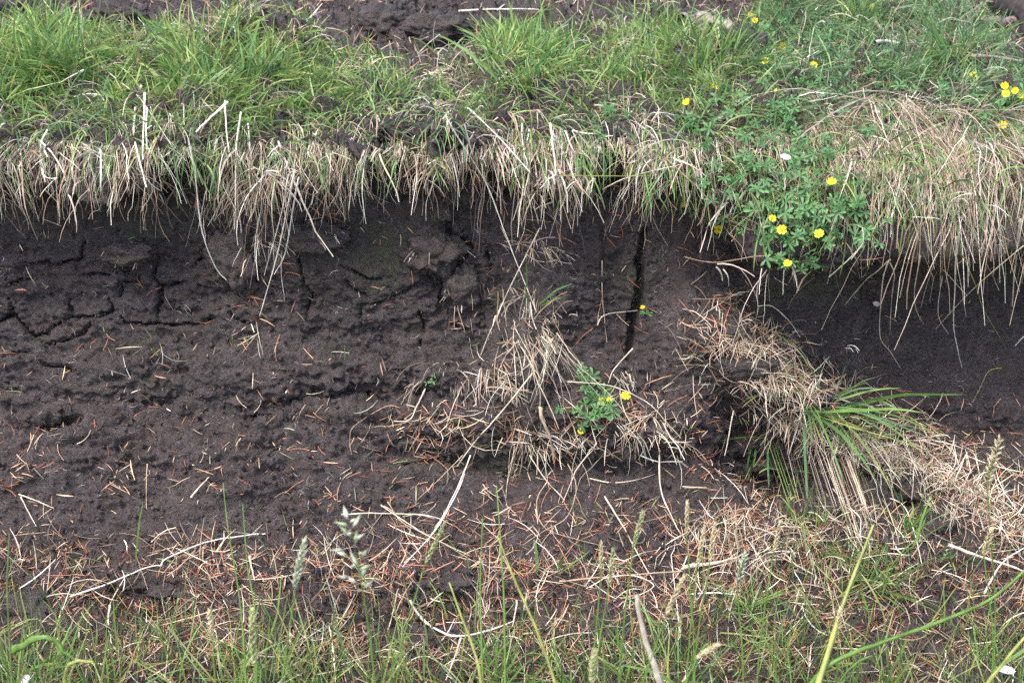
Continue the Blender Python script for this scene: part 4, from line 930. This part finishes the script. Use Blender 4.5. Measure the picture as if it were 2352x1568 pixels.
# ---------------------------------------------------------------- flowering grass stalks in front
def on_plane(x, y, yp):
    d = ray(x, y); return CAM + d * ((yp - CAM[1]) / d[1])
def spike_mesh(P0, P1, rad, n, cols, loose=0.0):
    ax = P1 - P0; ln = np.linalg.norm(ax); ax = ax / ln
    A = unit(np.cross(ax, [0.2, -1, .1])); B = np.cross(ax, A); Vs, Fs, Cs, o = [], [], [], 0
    for i in range(n):
        s = (i + .5) / n; an = i * 2.4; rr = rad * (math.sin(math.pi * min(.97, .08 + s * .92)) ** .6)
        out_ = A * math.cos(an) + B * math.sin(an); c0 = P0 + ax * ln * s + out_ * rr * (.45 + loose * rng.random())
        d = unit(ax * .9 + out_ * (.35 + loose)); l = (.0042 + .002 * rng.random()) * (1 + loose); e1 = unit(np.cross(d, out_ + .01)); e2 = np.cross(d, e1); ww = rad * .42 * (1 - .3 * loose)
        v = np.array([c0 - d * l * .5, c0 + e1 * ww, c0 + e2 * ww * .7, c0 - e1 * ww, c0 - e2 * ww * .7, c0 + d * l * .75])
        Vs.append(v); Fs += [(o, o + 2, o + 1, o + 1), (o, o + 3, o + 2, o + 2), (o, o + 4, o + 3, o + 3), (o, o + 1, o + 4, o + 4), (o + 5, o + 1, o + 2, o + 2), (o + 5, o + 2, o + 3, o + 3), (o + 5, o + 3, o + 4, o + 4), (o + 5, o + 4, o + 1, o + 1)]
        Cs.append(np.tile(np.array(cols[i % len(cols)]) * (1 + rng.normal(0, .12)), (6, 1))); o += 6
    F3 = np.array(Fs)[:, :3]
    return np.concatenate(Vs), F3, np.concatenate(Cs)
def stalk(label, top, base, foot, yp, rad, cols, nsp=44, loose=0, leaf=True, sc='g'):
    """top/base: photo points of the seed head; foot: photo point the stem passes towards; yp: how far in front it stands."""
    P1, P0, Pf = on_plane(*top, yp), on_plane(*base, yp), on_plane(*foot, yp - .01)
    dirf = unit(Pf - P0); gz = ground_z(Pf[0], yp - .02)
    t = (gz - P0[2]) / min(dirf[2], -.2); root = P0 + dirf * t
    e = empty("flowering_grass", root); tag(e, label, "grass stalk", "flowering grass stalks in front of the bank")
    mid = (P0 + root) / 2 + np.array([rng.normal(0, .006), .01, 0])
    v, f = tube([root, mid, P0, P0 * .5 + P1 * .5], .0009, .0005, 5, 6)
    def add(nm, v, f, mat, c):
        o = bpy.data.objects.new(nm, mesh_np(nm, v - root, f, mat, c)); COL.objects.link(o); o.parent = e
    add("stalk", v, f, M_GRASS, np.tile(STRAWC[sc], (len(v), 1)))
    v, f, c = spike_mesh(P0, P1, rad, nsp, cols, loose); add("seed_head", v, f, M_STRAW, c)
    if leaf:
        q = root * .45 + mid * .55; cc = np.array([GREEN[0]])
        v, f, c = strands(q[None], np.array([[rng.choice([-.7, .7]), -.1, .9]]), .09, .0035, 7, .12, .04, 'blade', False, None, cc, cc * 1.1); add("blade", v, f, M_GRASS, c)
BUFF = [(.50, .42, .24), (.42, .36, .18), (.58, .50, .32)]; GRN = [(.24, .30, .11), (.34, .36, .17), (.44, .42, .22)]; WHT = [(.40, .42, .30), (.46, .46, .34), (.30, .36, .20)]
ST = [
 ("flowering grass with a pale slender head leaning over the needle litter", (1022, 1200), (977, 1295), (940, 1400), -.50, .0026, GRN, 40, 0),
 ("flowering grass with a green head before the lower groove", (1477, 1175), (1454, 1258), (1448, 1400), -.48, .0028, GRN, 44, 0),
 ("flowering grass with a green-brown head beside the broad dead blade", (1409, 1260), (1400, 1340), (1395, 1480), -.50, .0026, GRN, 40, 0),
 ("flowering grass with a thin buff head next to the green-brown one", (1381, 1245), (1380, 1308), (1375, 1400), -.48, .0020, BUFF, 34, 0),
 ("flowering grass with a brownish head leaning over the broad dead blade", (1572, 1322), (1530, 1410), (1500, 1500), -.58, .0028, BUFF, 44, 0),
 ("flowering grass with a blurred pale head at the bottom of the photo", (1366, 1495), (1360, 1568), (1360, 1640), -.70, .0038, GRN, 50, .1),
 ("flowering grass with a loose whitish head over the needle litter", (795, 1180), (835, 1350), (850, 1480), -.60, .0095, WHT, 20, 1.3),
 ("flowering grass with a pale green head beside the loose whitish one", (700, 1240), (676, 1350), (668, 1450), -.60, .0036, WHT, 46, .15),
 ("flowering grass with a small buff head low in front of the litter", (482, 1400), (488, 1462), (492, 1540), -.62, .0028, BUFF, 40, 0),
 ("flowering grass with a long greenish head low in front of the litter", (578, 1400), (584, 1525), (586, 1600), -.66, .0038, GRN, 56, .1),
 ("flowering grass with a slim straw-coloured head before the hollow's wall", (1579, 1150), (1576, 1228), (1580, 1340), -.42, .0022, BUFF, 40, 0),
 ("flowering grass with the left of two twin buff heads", (1618, 1210), (1602, 1300), (1598, 1400), -.45, .0026, BUFF, 44, 0),
 ("flowering grass with the right of two twin buff heads", (1642, 1200), (1630, 1290), (1622, 1400), -.45, .0026, BUFF, 44, 0),
 ("flowering grass with a golden head in front of the hummock", (1793, 1195), (1778, 1265), (1770, 1380), -.42, .0026, BUFF, 40, 0),
 ("flowering grass with a pale head drooping beneath the twin heads", (1712, 1270), (1694, 1345), (1690, 1440), -.45, .0034, WHT, 34, .3),
 ("tall flowering grass with a purplish-buff head over the recessed face", (2297, 1005), (2268, 1110), (2270, 1330), -.40, .0042, BUFF, 34, .5),
 ("flowering grass with a long loose head below the tall purplish one", (2278, 1215), (2260, 1275), (2256, 1400), -.42, .0030, BUFF, 40, .2),
 ("flowering grass with a blurred buff head lying over the corner litter", (1650, 1480), (1600, 1510), (1570, 1570), -.62, .0028, BUFF, 40, .1),
 ("flowering grass with a brown head upright near the big green stem", (1930, 1400), (1926, 1445), (1925, 1530), -.50, .0024, BUFF, 34, .1),
]
for lab, a, b, c, yp, r, cols, k, lo in ST: stalk(lab, a, b, c, yp, r, cols, k, lo)
def stem_to_ground(name, label, pts, yps, r, c, r1=None, flat=1.0, catg="grass stem"):
    P = [on_plane(x, y, yp) for (x, y), yp in zip(pts, yps)]
    return straw(name, label, None, r, c, r1=r1, world=P, cat_=catg, flat=flat)
stem_to_ground("grass_stalk", "thick bright green stem leaning up from the bottom of the photo", [(2006, 1205), (1935, 1395), (1881, 1565), (1850, 1660)], (-.42, -.48, -.54, -.56), .0012, 'y', .0042)
stem_to_ground("grass_stalk", "long green stem slanting across the bottom corner", [(2360, 1305), (2251, 1392), (2035, 1472), (1908, 1525), (1840, 1600)], (-.42, -.46, -.50, -.52, -.52), .0014, 'g', .0026)
stem_to_ground("grass_stalk", "curved green stem beneath the long slanting one", [(2005, 1505), (1968, 1522), (1931, 1565), (1915, 1620)], (-.5, -.5, -.5, -.5), .0010, 'g', .0016)
stem_to_ground("grass_stalk", "pale green stem running out of the bottom corner", [(2360, 1455), (2310, 1515), (2260, 1580)], (-.5, -.52, -.55), .0016, 'y', .002)
stem_to_ground("dead_grass", "broad buff dead blade leaning in the foreground", [(1462, 1365), (1478, 1450), (1512, 1550), (1530, 1620)], (-.55, -.55, -.55, -.55), .0022, 'p', .0036, .3, "dead blade")
stem_to_ground("grass_stalk", "tall thin green stem crossing the pale lying stem", [(513, 1108), (525, 1220), (547, 1345), (560, 1480), (566, 1600)], (-.38, -.40, -.42, -.44, -.46), .0006, 'g', .0011)
stem_to_ground("grass_stalk", "thin green stem just beside the tall one", [(557, 1157), (568, 1300), (585, 1400), (590, 1590)], (-.40, -.42, -.44, -.46), .0006, 'g', .0010)
stem_to_ground("grass_stalk", "thin dark green stem standing before the corner of the face", [(22, 1225), (16, 1350), (24, 1500), (30, 1620)], (-.42, -.44, -.46, -.48), .0008, 'd', .0014)
stem_to_ground("grass_stalk", "tall thin green stem rising highest above the middle litter", [(1141, 1115), (1148, 1220), (1158, 1400), (1160, 1600)], (-.36, -.39, -.42, -.45), .0006, 'g', .0012)
stem_to_ground("grass_stalk", "thin green stem standing beside the highest middle one", [(1109, 1187), (1103, 1330), (1106, 1470), (1110, 1600)], (-.38, -.40, -.43, -.45), .0006, 'g', .0012)
stem_to_ground("grass_stalk", "long leaning green stem in the middle of the floor", [(1142, 1230), (1180, 1330), (1230, 1440), (1275, 1568), (1290, 1640)], (-.42, -.44, -.46, -.48, -.5), .0010, 'y', .0019)
stem_to_ground("grass_stalk", "yellow-green stem over the white bowl-shaped straw", [(1032, 1338), (1060, 1420), (1094, 1510), (1110, 1610)], (-.42, -.44, -.46, -.48), .0010, 'y', .0018)
stem_to_ground("curling_grass", "broad pale green blade curling over in the bottom corner", [(25, 1499), (70, 1480), (110, 1472), (150, 1490), (172, 1515)], (-.45, -.45, -.45, -.45, -.45), .0045, 'g', .0012, .3, "grass blade")
stem_to_ground("curling_grass", "yellow-green blade arching beside the curling corner blade", [(148, 1580), (152, 1540), (172, 1522), (212, 1520)], (-.45, -.45, -.45, -.45), .0022, 'y', .0016, .4, "grass blade")

# ---------------------------------------------------------------- clods, wood, sprig, scraps
def clod(label, x, y, r, sq=(1, .7, .7), dust_shine=.5, group=None, sink=.36):
    p, nrm = hit(x, y); m, q = 44, 30; th = np.linspace(0, np.pi, q)[:, None]; ph = np.linspace(0, 2 * np.pi, m + 1)[None, :-1]
    U = np.stack([np.sin(th) * np.cos(ph), np.sin(th) * np.sin(ph), np.cos(th) + 0 * ph], -1)
    k = U * (1 + .35 * fbm(U[..., 0] + x, U[..., 1] + y, U[..., 2], 1.9, 5, 7, .62)[..., None] + .22 * np.abs(fbm(U[..., 0] + x, U[..., 1], U[..., 2] + y, 5, 3, 9))[..., None])
    v = (k * r * np.array(sq)).reshape(-1, 3); ii = np.arange(q * m).reshape(q, m); jj = np.roll(ii, -1, 1)
    f = np.stack([ii[:-1], ii[1:], jj[1:], jj[:-1]], -1).reshape(-1, 4)
    o = link("peat_clod", mesh_np("peat_clod", v, f, M_PEAT, np.tile((0, dust_shine, 0), (len(v), 1)), True, "Tint"), None, p + nrm * r * (.5 - sink))
    return tag(o, label, "peat clod", group)
for a in [
 ("crumbly peat clod jutting from the cracked part of the face", 298, 575, .023, (1.2, .8, .5), .6),
 ("large hairy peat lump under the long straw beard", 545, 600, .028, (.9, .7, 1.2), .45),
 ("dusty peat clod lodged over the vertical crack", 722, 545, .025, (1.3, .8, .6), .6),
 ("rough peat lump beside the peat column", 1000, 575, .027, (1.0, .8, .9), .35),
 ("rough peat lump at the foot of the peat column", 1062, 655, .025, (.9, .8, .9), .4),
 ("pale dusty peat slab at the head of the slumped ridge", 1725, 838, .020, (1.5, .8, .5), .7),
 ("mossy peat lump at the end of the litter ledge", 1485, 990, .018, (1.1, .8, .7), .4),
 ("peat lump under the hanging middle clump", 1225, 925, .022, (.8, .7, 1.3), .55),
 ("dark clod on the floor below the red litter", 380, 1360, .014, (1.3, .9, .6), .2),
 ("dark clod on the floor under the white bowl-shaped straw", 1050, 1340, .014, (1.4, .9, .7), .2),
 ("dark rough clod under the turn of the slumped ridge", 2010, 1150, .022, (1.1, .8, 1.0), .15),
 ("dark rough clod near the weathered stick", 2150, 1200, .016, (1.2, .8, .9), .15),
 ("dark rough clod below the slumped ridge", 2090, 1110, .022, (1.1, .8, 1.0), .2),
 ("low clod at the edge of the trench floor", 60, 1390, .018, (1.4, .9, .7), .15),
 ("rough peat lump on the bare ground behind the turf, largest of these", 1010, 75, .028, (1.4, .9, .8), .3),
 ("rough peat lump behind the turf, near the level stick", 880, 50, .024, (1.3, .9, .8), .3),
 ("dark peat lump behind the turf, in the top corner", 60, 25, .028, (1.5, .9, .8), .25),
 ("dark peat lump behind the tall grass stems", 270, 40, .024, (1.4, .9, .8), .25),
 ("peat lump behind the turf beside the flowers", 1700, 95, .020, (1.3, .8, .8), .35)]: clod(*a)
def wood(label, pts, r, r1, lift, c=(.24, .20, .17), name="dead_branch"):
    P = path3(pts, 'l', lift); v, f = tube(P, r, r1, 8, 7)
    v = v + (fbm(v[:, 0], v[:, 1], v[:, 2], 90, 3, 5) * r * .22)[:, None]
    o = link(name, mesh_np(name, v - P[0], f, M_WOOD, np.tile(c, (len(v), 1))), None, P[0])
    tag(o, label, "branch")
wood("grey weathered branch lying behind the green turf", Z('C', [(0, 130), (180, 170), (330, 210), (480, 300)]), .009, .006, .006)
wood("pale thin branch lying in the green turf of the top corner", Z('C', [(1320, 292), (1400, 292), (1490, 295)]), .0028, .002, .03, (.5, .46, .40))
wood("short pale branch lying in the deep green turf", Z('C', [(1280, 120), (1330, 165), (1390, 210)]), .003, .002, .02, (.32, .27, .22))
wood("thin twig crossing the turf near the rightmost edge", Z('C', [(1680, 330), (1850, 375), (2050, 380), (2340, 420)]), .003, .0015, .02, (.22, .18, .15))
wood("dark thick root in the topmost corner", Z('C', [(2150, -60), (2260, 30), (2330, 120), (2420, 260)]), .02, .016, .006, (.035, .028, .026), "dead_root")
wood("grey root lying before the dark corner root", Z('C', [(1900, 170), (2060, 130), (2200, 160), (2330, 150)]), .008, .006, .008, (.17, .13, .12), "dead_root")
# pine sprig reaching in over the turf
P = np.array([at(x, y, l) for x, y, l in [(1835, -110, .16), (1815, -40, .14), (1797, 25, .12)]])
e = empty("pine_sprig", P[0]); tag(e, "dark green pine sprig reaching in over the flowery turf", "pine sprig")
v, f = tube(P, .002, .0012, 6, 5); o = bpy.data.objects.new("twig", mesh_np("twig", v - P[0], f, M_WOOD, np.tile((.10, .07, .05), (len(v), 1)))); COL.objects.link(o); o.parent = e
n = 150; s = rng.random(n) ** .7; base = P[0] + (P[2] - P[0]) * s[:, None]; ax = unit(P[2] - P[0])
D = ax * .7 + rng.normal(0, .6, (n, 3)); c = pal(n, [(.03, .07, .03), (.05, .10, .035)], [1, 1])
v, f, c = strands(base, D, .04, .0011, 3, .02, .02, 'needle', False, None, c, c)
o = bpy.data.objects.new("needle_mass", mesh_np("needle_mass", v - P[0], f, M_LEAF, c)); COL.objects.link(o); o.parent = e; o["kind"] = "stuff"
def scrap(name, label, catg, x, y, w_, h_, col, lift, rot=0.0):
    u = np.linspace(-1, 1, 6); rows = []
    for a in u:
        ww = math.sqrt(max(0, 1 - a * a)) * .9 + .08
        for b in (-1, -.3, .3, 1): rows.append((b * ww * w_ / 2, a * h_ / 2, .25 * w_ * (b * b * .5 + a * a * .4)))
    f = [(i * 4 + j, i * 4 + j + 1, i * 4 + j + 5, i * 4 + j + 4) for i in range(5) for j in range(3)]
    o = link(name, mesh_np(name, np.array(rows), np.array(f), M_PETAL, np.tile(col, (24, 1))))
    o.matrix_world = frame(at(x, y, lift), -ray(x, y) + up * .3, rot); tag(o, label, catg)
scrap("white_petal", "single white petal caught on the tormentil leaves", "petal", 1805, 360, .006, .012, (.7, .66, .64), .03, .4)
scrap("white_fluff", "small white scrap at the bottom corner stem", "scrap", 2311, 1538, .008, .018, (.75, .72, .72), .1, .3)
scrap("white_scrap", "tiny pale scrap on the recessed face", "scrap", 2013, 698, .006, .009, (.5, .42, .38), .004, .3)
scrap("bud_scale", "bright orange bud scale at the head of the peat column", "bud scale", 1041, 553, .004, .008, (.55, .10, .03), .006, .9)
scrap("bud_scale", "bright orange bud scale at the foot of the peat column", "bud scale", 1067, 674, .004, .009, (.55, .12, .03), .012, .2)
scrap("white_scrap", "small white scrap at the bottom edge of the photo", "scrap", 58, 1560, .010, .007, (.75, .74, .72), .03, .2)
